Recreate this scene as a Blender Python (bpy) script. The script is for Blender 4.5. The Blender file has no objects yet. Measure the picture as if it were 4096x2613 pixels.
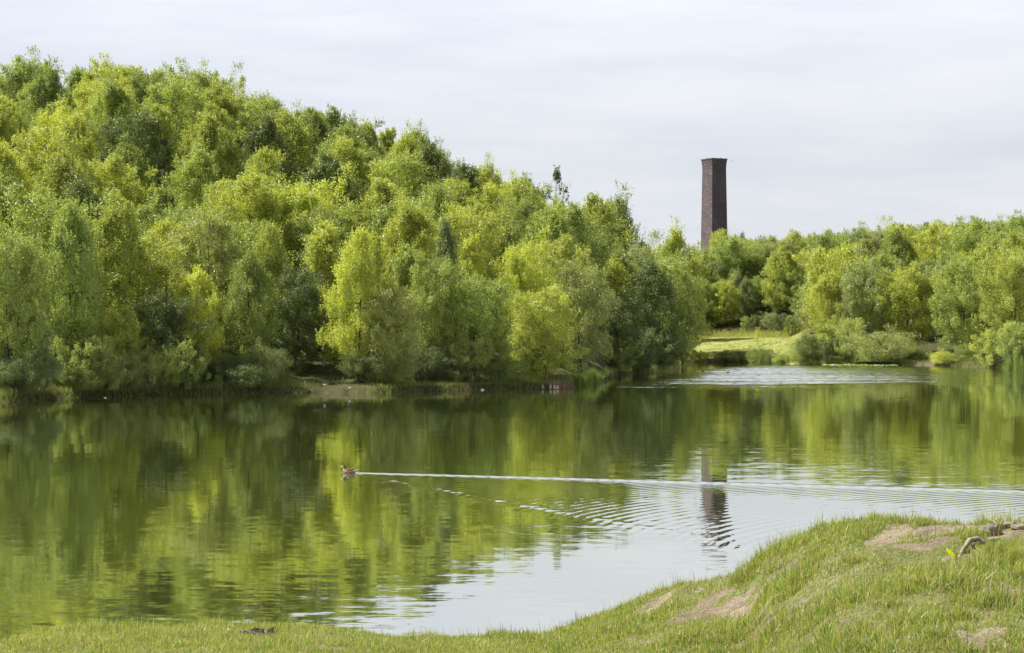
import bpy, math, random
import numpy as np
from mathutils import Vector
random.seed(5); RNG = np.random.default_rng(7)
R = math.radians
F = 7964.0      # focal length in photo pixels (4096 wide); camera 4.5 m above the water looking along +Y
CAMZ = 4.5; HOR = 1320.0
scene = bpy.context.scene
COL = scene.collection
# ------------------------------------------------------------------ camera
cam = bpy.data.cameras.new('camera'); camo = bpy.data.objects.new('camera', cam); COL.objects.link(camo)
camo.location = (0, 0, CAMZ); camo.rotation_euler = (R(90), 0, 0)
cam.lens = F * 36 / 4096; cam.sensor_width = 36; cam.shift_y = (HOR - 1306.5) / 4096
cam.clip_start = 0.1; cam.clip_end = 20000
scene.camera = camo
scene.view_settings.view_transform = 'Standard'; scene.view_settings.look = 'None'
scene.view_settings.exposure = 1.0; scene.view_settings.gamma = 1
# ------------------------------------------------------------------ sun and sky
ELEV = R(52); SAZ = math.atan2(-0.92, 0.39)
S = Vector((math.sin(SAZ) * math.cos(ELEV), math.cos(SAZ) * math.cos(ELEV), math.sin(ELEV)))
sun = bpy.data.lights.new('sun', 'SUN'); sun.energy = 5.0; sun.angle = R(0.6); sun.color = (1.0, 0.96, 0.88)
suno = bpy.data.objects.new('sun', sun); COL.objects.link(suno)
suno.rotation_euler = S.to_track_quat('Z', 'Y').to_euler()
world = bpy.data.worlds.new('World'); scene.world = world; world.use_nodes = True

class NT:
    """tiny node-tree helper"""
    def __init__(s, tree):
        s.t = tree; s.n = tree.nodes; s.l = tree.links; s.n.clear()
    def add(s, typ, **kw):
        n = s.n.new(typ)
        for k, v in kw.items():
            if k.startswith('i_'): n.inputs[k[2:].replace('_', ' ')].default_value = v
            elif k == 'ins':
                for a, b in v.items(): n.inputs[a].default_value = b
            else: setattr(n, k, v)
        return n
    def ln(s, a, b): s.l.new(a, b)
    def math(s, op, a, b=None, c=None, clamp=False):
        n = s.n.new('ShaderNodeMath'); n.operation = op; n.use_clamp = clamp
        for i, v in enumerate((a, b, c)):
            if v is None: continue
            if isinstance(v, (int, float)): n.inputs[i].default_value = v
            else: s.l.new(v, n.inputs[i])
        return n.outputs[0]
    def ramp(s, fac, stops, interp='LINEAR'):
        n = s.n.new('ShaderNodeValToRGB'); cr = n.color_ramp; cr.interpolation = interp
        while len(cr.elements) < len(stops): cr.elements.new(0.5)
        for e, (p, c) in zip(cr.elements, stops):
            e.position = p; e.color = (c, c, c, 1) if isinstance(c, (int, float)) else (*c, 1)
        s.l.new(fac, n.inputs[0]); return n.outputs[0]
    def mix(s, fac, a, b, blend='MIX'):
        n = s.n.new('ShaderNodeMix'); n.data_type = 'RGBA'; n.blend_type = blend
        for i, v in ((0, fac), (6, a), (7, b)):
            if isinstance(v, (int, float)): n.inputs[i].default_value = v
            elif isinstance(v, tuple): n.inputs[i].default_value = (*v, 1) if len(v) == 3 else v
            else: s.l.new(v, n.inputs[i])
        return n.outputs[2]
    def smooth(s, v, a, b, lo=0.0, hi=1.0):
        n = s.n.new('ShaderNodeMapRange'); n.interpolation_type = 'SMOOTHSTEP'
        s.l.new(v, n.inputs[0])
        for i, q in enumerate((a, b, lo, hi)): n.inputs[i + 1].default_value = q
        return n.outputs[0]
    def noise(s, vec, scale, detail=4, rough=0.55, out=0):
        n = s.n.new('ShaderNodeTexNoise'); n.inputs['Scale'].default_value = scale
        n.inputs['Detail'].default_value = detail; n.inputs['Roughness'].default_value = rough
        if vec is not None: s.l.new(vec, n.inputs['Vector'])
        return n.outputs[out]
    def mapping(s, vec, scale=(1, 1, 1), rot=(0, 0, 0), loc=(0, 0, 0)):
        n = s.n.new('ShaderNodeMapping'); s.l.new(vec, n.inputs[0])
        n.inputs['Scale'].default_value = scale; n.inputs['Rotation'].default_value = rot; n.inputs['Location'].default_value = loc
        return n.outputs[0]

w = NT(world.node_tree)
tc = w.add('ShaderNodeTexCoord').outputs['Generated']
sky = w.add('ShaderNodeTexSky', sky_type='NISHITA', sun_disc=False, sun_elevation=ELEV, sun_rotation=SAZ, altitude=50, dust_density=2.0)
sx = w.add('ShaderNodeSeparateXYZ'); w.ln(tc, sx.inputs[0])
bands = w.noise(w.mapping(tc, (2.0, 2.0, 15.0), (R(2), R(1.5), 0), (0.3, 0, 0.25)), 1.6, 4, 0.5)
fine = w.noise(w.mapping(tc, (4, 4, 26.0), (R(-2), 0, 0)), 3.0, 6, 0.6)
bands = w.math('MULTIPLY_ADD', fine, 0.30, w.math('MULTIPLY_ADD', w.noise(w.mapping(tc, (1.5, 1.5, 5.0), (0, R(4), 0), (1.1, 0, 0)), 2.6, 5, 0.55), 0.45, w.math('MULTIPLY', bands, 0.32)))
cloud = w.ramp(bands, [(0.38, (3.38, 3.57, 4.02)), (0.50, (3.78, 3.93, 4.30)), (0.58, (4.10, 4.20, 4.48)), (0.70, (4.45, 4.50, 4.66))])
# the layer of cloud brightens upward from the band just above the trees, then dims overhead
hi = w.ramp(sx.outputs['Z'], [(0.0, 1.03), (0.045, 1.0), (0.09, 0.97), (0.13, 1.04), (0.17, 1.15), (0.26, 1.24), (0.42, 0.60), (1.0, 0.36)])  # unseen upper sky darkened to cut fill light and deepen the tree shade
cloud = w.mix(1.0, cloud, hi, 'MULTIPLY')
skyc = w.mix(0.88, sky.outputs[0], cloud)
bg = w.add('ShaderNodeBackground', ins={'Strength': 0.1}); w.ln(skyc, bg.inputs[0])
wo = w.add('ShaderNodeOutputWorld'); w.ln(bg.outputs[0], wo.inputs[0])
scene.cycles.max_bounces = 6; scene.cycles.diffuse_bounces = 2; scene.cycles.transmission_bounces = 2; scene.cycles.transparent_max_bounces = 8

# ------------------------------------------------------------------ numpy helpers
def vhash(ix, iy, seed):
    n = (ix.astype(np.int64) * 374761393 + iy.astype(np.int64) * 668265263 + seed * 1442695041) & 0xffffffff
    n = ((n ^ (n >> 13)) * 1274126177) & 0xffffffff
    return ((n ^ (n >> 16)) & 0xffffff) / float(0xffffff)
def vnoise(x, y, seed=0):
    x = np.asarray(x, float); y = np.asarray(y, float)
    ix = np.floor(x); iy = np.floor(y); fx = x - ix; fy = y - iy
    fx = fx * fx * (3 - 2 * fx); fy = fy * fy * (3 - 2 * fy)
    a = vhash(ix, iy, seed); b = vhash(ix + 1, iy, seed); c = vhash(ix, iy + 1, seed); d = vhash(ix + 1, iy + 1, seed)
    return (a * (1 - fx) + b * fx) * (1 - fy) + (c * (1 - fx) + d * fx) * fy
def fbm(x, y, seed=0, o=3):
    s = 0; a = 0.5; t = 0
    for i in range(o):
        s = s + a * vnoise(x * 2 ** i, y * 2 ** i, seed + i); t += a; a *= 0.5
    return s / t
def sst(a, b, x):
    t = np.clip((x - a) / (b - a), 0, 1); return t * t * (3 - 2 * t)
def mesh_np(name, V, quads=None, tris=None, mats=(), smooth=False, attrs=None, mat_idx=None):
    me = bpy.data.meshes.new(name)
    V = np.asarray(V, np.float32).reshape(-1, 3)
    nq = 0 if quads is None else len(quads); nt = 0 if tris is None else len(tris)
    me.vertices.add(len(V)); me.vertices.foreach_set('co', V.ravel())
    L = []
    if nq: L.append(np.asarray(quads, np.int32).ravel())
    if nt: L.append(np.asarray(tris, np.int32).ravel())
    L = np.concatenate(L)
    me.loops.add(len(L)); me.loops.foreach_set('vertex_index', L)
    me.polygons.add(nq + nt)
    st = np.concatenate([np.arange(nq) * 4, nq * 4 + np.arange(nt) * 3]).astype(np.int32)
    me.polygons.foreach_set('loop_start', st)
    if smooth: me.polygons.foreach_set('use_smooth', np.ones(nq + nt, bool))
    else: me.polygons.foreach_set('use_smooth', np.zeros(nq + nt, bool))
    for m in mats: me.materials.append(m)
    if mat_idx is not None: me.polygons.foreach_set('material_index', np.asarray(mat_idx, np.int32))
    if attrs:
        for k, a in attrs.items():
            at = me.attributes.new(k, 'FLOAT', 'POINT'); at.data.foreach_set('value', np.asarray(a, np.float32))
    me.update(calc_edges=True); me.validate()
    return me
class MB:
    """collects tubes, boxes and lofts into one mesh"""
    def __init__(s): s.v = []; s.q = []; s.t = []; s.n = 0
    def ring(s, pts): s.v.extend(pts); s.n += len(pts)
    def tube(s, path, rad, k=6, cap=True):
        path = [Vector(p) for p in path]; base = s.n
        for i, p in enumerate(path):
            d = (path[min(i + 1, len(path) - 1)] - path[max(i - 1, 0)]).normalized()
            a = d.cross(Vector((0.31, 0.95, 0.05))); 
            if a.length < 1e-3: a = d.cross(Vector((1, 0, 0)))
            a.normalize(); b = d.cross(a)
            r = rad[i] if hasattr(rad, '__len__') else rad
            ra, rb = r if hasattr(r, '__len__') else (r, r)
            for j in range(k):
                t = 2 * math.pi * j / k
                s.v.append(tuple(p + a * ra * math.cos(t) + b * rb * math.sin(t)))
        s.n += k * len(path)
        for i in range(len(path) - 1):
            for j in range(k):
                j2 = (j + 1) % k
                s.q.append((base + i * k + j, base + i * k + j2, base + (i + 1) * k + j2, base + (i + 1) * k + j))
        if cap:
            for i0, p in ((base, path[0]), (base + (len(path) - 1) * k, path[-1])):
                s.v.append(tuple(p)); c = s.n; s.n += 1
                for j in range(k): s.t.append((i0 + j, i0 + (j + 1) % k, c))
        return s
    def loft(s, rings, cap=True):
        k = len(rings[0]); base = s.n
        for r in rings: s.v.extend([tuple(p) for p in r])
        s.n += k * len(rings)
        for i in range(len(rings) - 1):
            for j in range(k):
                j2 = (j + 1) % k
                s.q.append((base + i * k + j, base + i * k + j2, base + (i + 1) * k + j2, base + (i + 1) * k + j))
        if cap:
            for i0, r in ((base, rings[0]), (base + (len(rings) - 1) * k, rings[-1])):
                c = sum((Vector(p) for p in r), Vector()) / k
                s.v.append(tuple(c)); ci = s.n; s.n += 1
                for j in range(k): s.t.append((i0 + j, i0 + (j + 1) % k, ci))
        return s
    def box(s, c, d, rz=0):
        cx, cy, cz = c; hx, hy, hz = d[0] / 2, d[1] / 2, d[2] / 2; b = s.n
        for sx_ in (-1, 1):
            for sy_ in (-1, 1):
                for sz_ in (-1, 1):
                    x, y = sx_ * hx, sy_ * hy
                    s.v.append((cx + x * math.cos(rz) - y * math.sin(rz), cy + x * math.sin(rz) + y * math.cos(rz), cz + sz_ * hz))
        s.n += 8
        for f in ((0, 1, 3, 2), (4, 6, 7, 5), (0, 4, 5, 1), (2, 3, 7, 6), (0, 2, 6, 4), (1, 5, 7, 3)): s.q.append(tuple(b + i for i in f))
        return s
    def mesh(s, name, mats=(), smooth=True):
        return mesh_np(name, s.v, s.q or None, s.t or None, mats, smooth)
def link(name, me, parent=None, loc=None, rz=None):
    o = bpy.data.objects.new(name, me); COL.objects.link(o)
    if parent: o.parent = parent
    if loc is not None: o.location = loc
    if rz is not None: o.rotation_euler = (0, 0, rz)
    return o
def tag(o, label=None, cat=None, group=None, kind=None):
    if label: o['label'] = label
    if cat: o['category'] = cat
    if group: o['group'] = group
    if kind: o['kind'] = kind
    return o

# ------------------------------------------------------------------ materials
def material(name):
    m = bpy.data.materials.new(name); m.use_nodes = True; t = NT(m.node_tree)
    out = t.add('ShaderNodeOutputMaterial'); return m, t, out
def leaf_mat(name, c, trans=0.45, var=0.25, gloss=0.40, tint=(1.12, 1.14, 0.55)):
    m, t, out = material(name)
    geo = t.add('ShaderNodeNewGeometry'); oi = t.add('ShaderNodeObjectInfo')
    tcn = t.add('ShaderNodeTexCoord').outputs['Object']
    nz = t.noise(tcn, 0.5, 2)
    v = t.math('ADD', t.math('MULTIPLY', t.math('SUBTRACT', geo.outputs['Random Per Island'], 0.5), 0.5),
               t.math('ADD', t.math('MULTIPLY', t.math('SUBTRACT', oi.outputs['Random'], 0.5), 0.5), t.math('MULTIPLY', t.math('SUBTRACT', nz, 0.5), 1.2)))
    k = t.math('MULTIPLY_ADD', v, var * 1.6, 1.0)
    col = t.mix(t.smooth(v, -0.5, 0.8, 0, 0.7), c, tuple(x * y for x, y in zip(c, (1.3, 1.15, 0.8))))
    hv = t.add('ShaderNodeHueSaturation'); t.ln(col, hv.inputs['Color']); t.ln(k, hv.inputs['Value'])
    pb = t.add('ShaderNodeBsdfPrincipled'); t.ln(hv.outputs[0], pb.inputs['Base Color'])
    pb.inputs['Roughness'].default_value = gloss; pb.inputs['Specular IOR Level'].default_value = 0.5
    tr = t.add('ShaderNodeBsdfTranslucent')
    t.ln(t.mix(1.0, hv.outputs[0], tuple(tint), 'MULTIPLY'), tr.inputs[0])
    ad = t.add('ShaderNodeMixShader', ins={0: trans}); t.ln(pb.outputs[0], ad.inputs[1]); t.ln(tr.outputs[0], ad.inputs[2])
    t.ln(ad.outputs[0], out.inputs[0]); return m
def plain(name, c1, c2, scale=8.0, rough=0.8, bump=0.0, stretch=(1, 1, 1), spec=0.3):
    m, t, out = material(name)
    v = t.mapping(t.add('ShaderNodeTexCoord').outputs['Object'], stretch)
    n = t.noise(v, scale, 5, 0.6)
    pb = t.add('ShaderNodeBsdfPrincipled', ins={'Roughness': rough, 'Specular IOR Level': spec})
    t.ln(t.ramp(n, [(0.33, c1), (0.67, c2)]), pb.inputs['Base Color'])
    if bump:
        b = t.add('ShaderNodeBump', ins={'Strength': 1.0, 'Distance': bump}); t.ln(n, b.inputs['Height']); t.ln(b.outputs[0], pb.inputs['Normal'])
    t.ln(pb.outputs[0], out.inputs[0]); return m
LM = {  # leaf tints
 'yellow-green': leaf_mat('leaf_yellow_green', (0.403, 0.461, 0.113), 0.42),
 'bright lime': leaf_mat('leaf_lime', (0.452, 0.519, 0.111), 0.44),
 'mid-green': leaf_mat('leaf_mid_green', (0.265, 0.331, 0.094), 0.38),
 'fresh green': leaf_mat('leaf_fresh_green', (0.324, 0.403, 0.118), 0.40),
 'olive': leaf_mat('leaf_olive', (0.335, 0.382, 0.145), 0.37),
 'dark green': leaf_mat('leaf_dark_green', (0.149, 0.195, 0.067), 0.33),
 'grey-green': leaf_mat('leaf_grey_green', (0.282, 0.341, 0.158), 0.35),
}
BARK = plain('bark_brown', (0.035, 0.027, 0.018), (0.11, 0.09, 0.065), 6, 0.9)
m, t, out = material('bark_birch')
v = t.add('ShaderNodeTexCoord').outputs['Object']
bn = t.noise(t.mapping(v, (1, 1, 6)), 2.2, 4, 0.6)
pb = t.add('ShaderNodeBsdfPrincipled', ins={'Roughness': 0.75})
t.ln(t.ramp(bn, [(0.42, (0.05, 0.045, 0.04)), (0.5, (0.42, 0.39, 0.33)), (0.7, (0.55, 0.52, 0.46))]), pb.inputs['Base Color'])
t.ln(pb.outputs[0], out.inputs[0]); BIRCH_BARK = m
WOOD = plain('weathered_wood', (0.20, 0.165, 0.135), (0.35, 0.30, 0.25), 7, 0.8, 0.01, (1, 1, 0.2))
BENCH = plain('bench_wood', (0.10, 0.060, 0.040), (0.24, 0.16, 0.11), 5, 0.8, 0.004, (0.3, 1, 1))
DEADWOOD = plain('bleached_wood', (0.14, 0.115, 0.085), (0.34, 0.29, 0.225), 14, 0.85, 0.012, (1, 1, 3))
STONE = plain('stone', (0.13, 0.108, 0.082), (0.31, 0.26, 0.20), 9, 0.9, 0.02)
WHITE = plain('white_plastic', (0.7, 0.7, 0.68), (0.8, 0.8, 0.78), 5, 0.4)
BLUEP = plain('pale_blue_plastic', (0.25, 0.36, 0.48), (0.40, 0.50, 0.60), 5, 0.4)
RED = plain('rust_red_cloth', (0.24, 0.05, 0.02), (0.34, 0.09, 0.04), 5, 0.9)
DARKF = plain('black_feathers', (0.008, 0.008, 0.009), (0.03, 0.03, 0.033), 20, 0.6)
ASH = plain('ash', (0.03, 0.03, 0.035), (0.22, 0.21, 0.22), 22, 0.95, 0.02)
YELLOW = plain('yellow_petals', (0.60, 0.36, 0.01), (0.75, 0.50, 0.02), 5, 0.6)
PINKF = plain('pink_petals', (0.25, 0.10, 0.18), (0.32, 0.16, 0.25), 5, 0.6)
REED = leaf_mat('reed_green', (0.16, 0.23, 0.045), 0.35)
RUSH = leaf_mat('rush_brown', (0.16, 0.12, 0.07), 0.25, tint=(1.1, 1, 0.8))
PAD = leaf_mat('lily_pad_green', (0.20, 0.30, 0.05), 0.2, gloss=0.3)
DOCK = leaf_mat('dock_leaf_yellow', (0.42, 0.47, 0.02), 0.55)
DOCKG = leaf_mat('dock_leaf_green', (0.14, 0.24, 0.03), 0.45)
def grass_mat(name, greens, straw, thr, sc=0.7):
    m, t, out = material(name)
    geo = t.add('ShaderNodeNewGeometry'); rnd = geo.outputs['Random Per Island']
    nz = t.noise(geo.outputs['Position'], sc, 3)
    kk = t.math('ADD', t.math('MULTIPLY', rnd, 0.6), t.math('MULTIPLY', nz, 0.5))
    c = t.ramp(kk, [(0.2, greens[0]), (0.5, greens[1]), (0.85, greens[2])])
    s2 = t.math('FRACT', t.math('MULTIPLY', rnd, 37.7))
    c = t.mix(t.math('GREATER_THAN', s2, thr), c, straw)
    pb = t.add('ShaderNodeBsdfPrincipled', ins={'Roughness': 0.42}); t.ln(c, pb.inputs['Base Color'])
    tr = t.add('ShaderNodeBsdfTranslucent'); t.ln(t.mix(1.0, c, (1.25, 1.15, 0.6), 'MULTIPLY'), tr.inputs[0])
    mx = t.add('ShaderNodeMixShader', ins={0: 0.42}); t.ln(pb.outputs[0], mx.inputs[1]); t.ln(tr.outputs[0], mx.inputs[2])
    t.ln(mx.outputs[0], out.inputs[0]); return m
GRASS = grass_mat('grass_blades', ((0.10, 0.165, 0.026), (0.205, 0.300, 0.048), (0.39, 0.445, 0.115)), (0.50, 0.41, 0.26), 0.80, 1.2)
BANKG = grass_mat('bank_grass_blades', ((0.10, 0.15, 0.035), (0.16, 0.22, 0.05), (0.26, 0.30, 0.08)), (0.30, 0.25, 0.12), 0.8, 0.25)
LAWNG = grass_mat('lawn_blades', ((0.20, 0.25, 0.06), (0.29, 0.33, 0.08), (0.40, 0.41, 0.14)), (0.45, 0.40, 0.2), 0.8, 0.25)

# ------------------------------------------------------------------ terrain
CR_U = [-2000, 0, 120, 300, 600, 900, 1300, 1450, 1650, 1800, 1950, 2100, 2200, 2400, 2600, 2700, 2831, 3000, 3080, 3262, 3361, 3494, 3693, 4096, 6000]
CR_Y = [2570, 2568, 2545, 2518, 2512, 2508, 2512, 2532, 2560, 2552, 2545, 2550, 2545, 2462, 2392, 2345, 2328, 2288, 2215, 2120, 2093, 2086, 2096, 2108, 2110]
CR_Z = [.15] * 13 + [.58, .89, 1.10, 1.22, 1.41, 1.69, 2.0, 2.13, 2.19, 2.21, 2.23, 2.3]
SH_U = [-4000, 0, 300, 700, 1150, 1300, 1500, 1700, 1850, 2050, 2250, 2400, 2440, 2500, 2660, 2700, 2785, 3000, 3250, 3600, 3850, 4096, 8000]
SH_Y = [1620, 1612, 1592, 1578, 1572, 1572, 1574, 1566, 1562, 1556, 1553, 1528, 1512, 1498, 1488, 1480, 1448, 1452, 1458, 1462, 1468, 1480, 1490]
HC_U = [-4000, 0, 600, 1200, 1800, 2200, 2500, 2640, 2800, 3300, 3800, 4096, 8000]
HC_D = [255, 255, 258, 256, 252, 252, 262, 275, 345, 355, 350, 345, 345]
HC_Z = [26, 26, 27, 22, 15.5, 12, 8.5, 6.0, 9.5, 11.0, 12.5, 13.5, 13.5]
def shore_d(u): return (CAMZ) * F / (np.interp(u, SH_U, SH_Y) - HOR)
def crest(u):
    z = np.interp(u, CR_U, CR_Z); y = np.interp(u, CR_U, CR_Y); return (CAMZ - z) * F / (y - HOR), z
def uD(X, Y):
    ang = np.arctan2(X, Y); a = np.clip(ang, -R(40), R(40)); r = np.hypot(X, Y)
    return 2048 + F * np.tan(a), r * np.cos(a), ang
def H(X, Y):
    X = np.asarray(X, float); Y = np.asarray(Y, float)
    u, D, ang = uD(X, Y)
    Dc, zc = crest(u)
    right = sst(2150, 3000, u)
    # near bank
    dn = Dc - D
    zin_l = zc + 0.085 * dn
    dip = 2.2 - 0.1 * dn
    zin_r = np.where(dn < 7, zc - 0.095 * dn, zc - 0.665 + 0.10 * (dn - 7))
    zin = zin_l * (1 - right) + zin_r * right
    zin = np.minimum(zin, 2.85)
    bump = (fbm(X * 0.9, Y * 0.9, 3) - 0.5) * 0.34 * sst(0, 1.5, dn) * (0.30 + 0.28 * right) + (fbm(X * 3.1, Y * 3.1, 9) - 0.5) * 0.10 * (0.4 + 0.6 * right)
    zin = zin + bump * sst(2, 6, D)
    # hollow in the bank at the right
    wdrop = 0.7 + 3.2 * right
    zout = zc * (1 - sst(0, 1, -dn / wdrop)) - 0.9 * sst(0, 1, -dn / (wdrop * 1.1))
    zn = np.where(dn >= 0, zin, zout)
    # far land
    Ds = shore_d(u); d = D - Ds
    Dk = np.interp(u, HC_U, HC_D); zk = np.interp(u, HC_U, HC_Z)
    tt = np.clip(d / np.maximum(Dk - Ds, 10), 0, 1)
    prof = 0.35 + (zk - 0.35) * (0.35 * tt + 0.65 * tt * tt * (3 - 2 * tt))
    lawn = sst(2560, 2700, u) * (1 - sst(3150, 3260, u))
    lz = 0.5 + 2.85 * sst(0, 42, d) + (zk - 3.3) * sst(42, 75, d)
    prof = prof * (1 - lawn) + lz * lawn
    prof = prof + (fbm(X * 0.12, Y * 0.12, 21) - 0.5) * 1.2 * sst(6, 25, d) * (1 - lawn) + (fbm(X * 0.6, Y * 0.6, 25) - 0.5) * 0.25 * sst(0, 2, d)
    lat = np.maximum(0, 2785 - u) / F * D
    cap = 0.35 + 0.22 * lat + 2.85 * sst(282, 324, D)
    prof = np.where((u > 2300) & (u < 2800), np.minimum(prof, cap), prof)
    prof = prof - sst(Dk + 20, Dk + 300, D) * (prof - 4) 
    zf = -0.9 + (prof + 0.9) * sst(-0.8, 0.5, d)
    z = np.where(D > 60, zf, zn)
    back = sst(R(55), R(80), np.abs(ang))
    return z * (1 - back) + 2.6 * back
# bare earth: blobs given at photo positions, converted to world spots on the ground
def ground_at(u, y):
    Ds_ = np.linspace(14, 34, 500); X = (u - 2048) / F * Ds_; z = H(X, Ds_); yy = HOR + (CAMZ - z) * F / Ds_
    i = np.where(yy <= y)[0]; i = i[0] if len(i) else -1
    return X[i], Ds_[i], z[i]
BLOBS = []
for (u, y, wu, dy, k) in [(3740, 2135, 300, 0.55, 1), (4050, 2135, 140, 0.5, 1), (3640, 2185, 120, 0.22, .8), (3850, 2240, 110, .3, .8), (2900, 2440, 170, 0.28, .97), (2740, 2462, 100, 0.2, .8), (3080, 2325, 120, .15, .85), (2900, 2370, 130, .16, .8),
                          (2620, 2420, 90, 0.4, .8), (4040, 2380, 80, .35, .9), (3960, 2540, 110, .3, .6), (2540, 2560, 90, .3, .6), (1310, 2595, 120, .25, .8), (1200, 2545, 45, .12, .5), (3200, 2420, 60, .12, .5), (1560, 2590, 60, .2, .5), (50, 2605, 70, .15, .5), (3440, 2330, 110, .22, .45)]:
    X, Y, Z = ground_at(u, y); BLOBS.append((X, Y, wu / F * Y, dy, k))
rb = random.Random(4)
for _ in range(46):
    X, Y, Z = ground_at(rb.uniform(2500, 4096), rb.uniform(2200, 2600)); BLOBS.append((X, Y, rb.uniform(.07, .26), rb.uniform(.05, .16), rb.uniform(.45, .85)))
def earth(X, Y):
    e = np.zeros_like(X, dtype=float)
    n = fbm(X * 3.3, Y * 3.3, 40, 5) - 0.5
    for bx, by, rx, ry, k in BLOBS:
        q = np.sqrt(((X - bx) / rx) ** 2 + ((Y - by) / ry) ** 2) + n * 2.6
        e = np.maximum(e, k * (1 - sst(0.55, 1.25, q)))
    # earth at the foot of the far shore
    return e
angs = np.concatenate([np.linspace(-math.pi, -R(60), 20, endpoint=False), np.linspace(-R(60), -R(16), 60, endpoint=False), np.linspace(-R(16), R(16), 420), np.linspace(R(16), R(60), 61)[1:], np.linspace(R(60), math.pi, 20)[1:]])
rads = np.concatenate([np.linspace(0.3, 15, 20, endpoint=False), np.linspace(15, 32, 170, endpoint=False), np.linspace(32, 140, 30, endpoint=False),
                       np.linspace(140, 300, 200, endpoint=False), np.linspace(300, 420, 60, endpoint=False), np.geomspace(420, 9000, 24)])
A, RR = np.meshgrid(angs, rads)
GX = RR * np.sin(A); GY = RR * np.cos(A)
GZ = H(GX, GY)
gu, gD, _ = uD(GX, GY); gd = gD - shore_d(gu)
lawn_m = sst(2560, 2700, gu) * (1 - sst(3150, 3260, gu)) * (1 - sst(44, 50, gd)) * (gD > 60)
er = earth(GX, GY)
# worn shore strips on the far banks
er = np.maximum(er, (gD > 60) * sst(1130, 1220, gu) * (1 - sst(1480, 1560, gu)) * (1 - sst(3, 6, gd)) * sst(.40, .6, fbm(GX * .8, GY * .8, 61)) * .36)
er = np.maximum(er, (gD > 60) * sst(2760, 2790, gu) * (1 - sst(2870, 2900, gu)) * (1 - sst(0.5, 1.1, gd)) * .8)
er = np.maximum(er, (gD > 60) * sst(3640, 3665, gu) * (1 - sst(3730, 3755, gu)) * (1 - sst(2, 6, gd)) * .6 * sst(.35, .55, fbm(GX * .8, GY * .8, 62)))
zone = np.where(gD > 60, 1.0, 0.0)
nr, na = A.shape
idx = np.arange(nr * na).reshape(nr, na)
Q = np.stack([idx[:-1, :-1], idx[:-1, 1:], idx[1:, 1:], idx[1:, :-1]], -1).reshape(-1, 4)
m, t, out = material('ground_soil_and_turf')
geo = t.add('ShaderNodeNewGeometry'); P = geo.outputs['Position']
ae = t.add('ShaderNodeAttribute', attribute_name='earth').outputs['Fac']; al = t.add('ShaderNodeAttribute', attribute_name='lawn').outputs['Fac']; az = t.add('ShaderNodeAttribute', attribute_name='zone').outputs['Fac']
n1 = t.noise(P, 1.4, 6, 0.65); n2 = t.noise(P, 14, 5, 0.7); n3 = t.noise(P, 0.35, 4)
turf = t.ramp(n2, [(0.3, (0.10, 0.085, 0.045)), (0.5, (0.15, 0.155, 0.06)), (0.7, (0.21, 0.225, 0.09))])
soil = t.ramp(n1, [(0.3, (0.13, 0.098, 0.068)), (0.5, (0.225, 0.180, 0.130)), (0.7, (0.32, 0.265, 0.200))])
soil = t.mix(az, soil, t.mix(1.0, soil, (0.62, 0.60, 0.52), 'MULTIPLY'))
soil = t.mix(0.8, soil, t.ramp(n2, [(0.3, 0.35), (0.45, 0.9), (0.7, 1.3)]), 'MULTIPLY')
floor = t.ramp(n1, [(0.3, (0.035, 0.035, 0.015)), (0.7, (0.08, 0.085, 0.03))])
lawnc = t.ramp(t.noise(P, 0.5, 5, .65), [(0.35, (0.15, 0.19, 0.05)), (0.5, (0.27, 0.295, 0.09)), (0.65, (0.40, 0.375, 0.15))])
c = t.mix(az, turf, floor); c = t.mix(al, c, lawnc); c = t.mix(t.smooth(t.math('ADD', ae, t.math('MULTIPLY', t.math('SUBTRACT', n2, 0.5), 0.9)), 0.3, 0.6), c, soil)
pb = t.add('ShaderNodeBsdfPrincipled', ins={'Roughness': 0.95, 'Specular IOR Level': 0.15}); t.ln(c, pb.inputs['Base Color'])
bm_ = t.add('ShaderNodeBump', ins={'Strength': 1.0, 'Distance': 0.09}); t.ln(t.math('ADD', t.math('MULTIPLY', n2, 0.6), n1), bm_.inputs['Height']); t.ln(bm_.outputs[0], pb.inputs['Normal'])
t.ln(pb.outputs[0], out.inputs[0]); GROUND = m
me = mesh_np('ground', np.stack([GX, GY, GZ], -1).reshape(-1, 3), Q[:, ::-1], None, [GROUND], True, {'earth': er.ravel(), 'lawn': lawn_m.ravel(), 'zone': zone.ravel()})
tag(link('ground', me), kind='structure')

# ------------------------------------------------------------------ water with the duck's wake
DUCK = np.array([-5.13, 62.6])
HD = R(43)
hx, hy = -math.cos(HD), math.sin(HD)
m, t, out = material('lake_water')
P = t.add('ShaderNodeNewGeometry').outputs['Position']
sp = t.add('ShaderNodeSeparateXYZ'); t.ln(P, sp.inputs[0]); px, py = sp.outputs[0], sp.outputs[1]
wob = t.noise(t.mapping(P, (0.045, 0.10, 1)), 1.0, 5, 0.65)
yy = t.math('ADD', py, t.math('MULTIPLY', t.math('SUBTRACT', wob, 0.5), 75))
az_ = t.math('DIVIDE', px, py)
azn = t.math('ADD', az_, t.math('MULTIPLY', t.math('SUBTRACT', wob, 0.5), 0.08))
breeze = t.math('MULTIPLY', t.math('MULTIPLY', t.smooth(yy, 152, 176), t.smooth(yy, 268, 232)), t.smooth(t.math('ADD', azn, t.math('MULTIPLY', t.math('SUBTRACT', py, 160), -0.0005)), 0.05, 0.085))
breeze = t.math('MULTIPLY', breeze, t.smooth(azn, 0.29, 0.13, 0.05, 1.0))
breeze = t.math('MULTIPLY', breeze, t.smooth(t.noise(t.mapping(P, (0.02, 0.2, 1)), 1.0, 5, 0.7), 0.30, 0.52, 0.35, 1.0))
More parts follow.
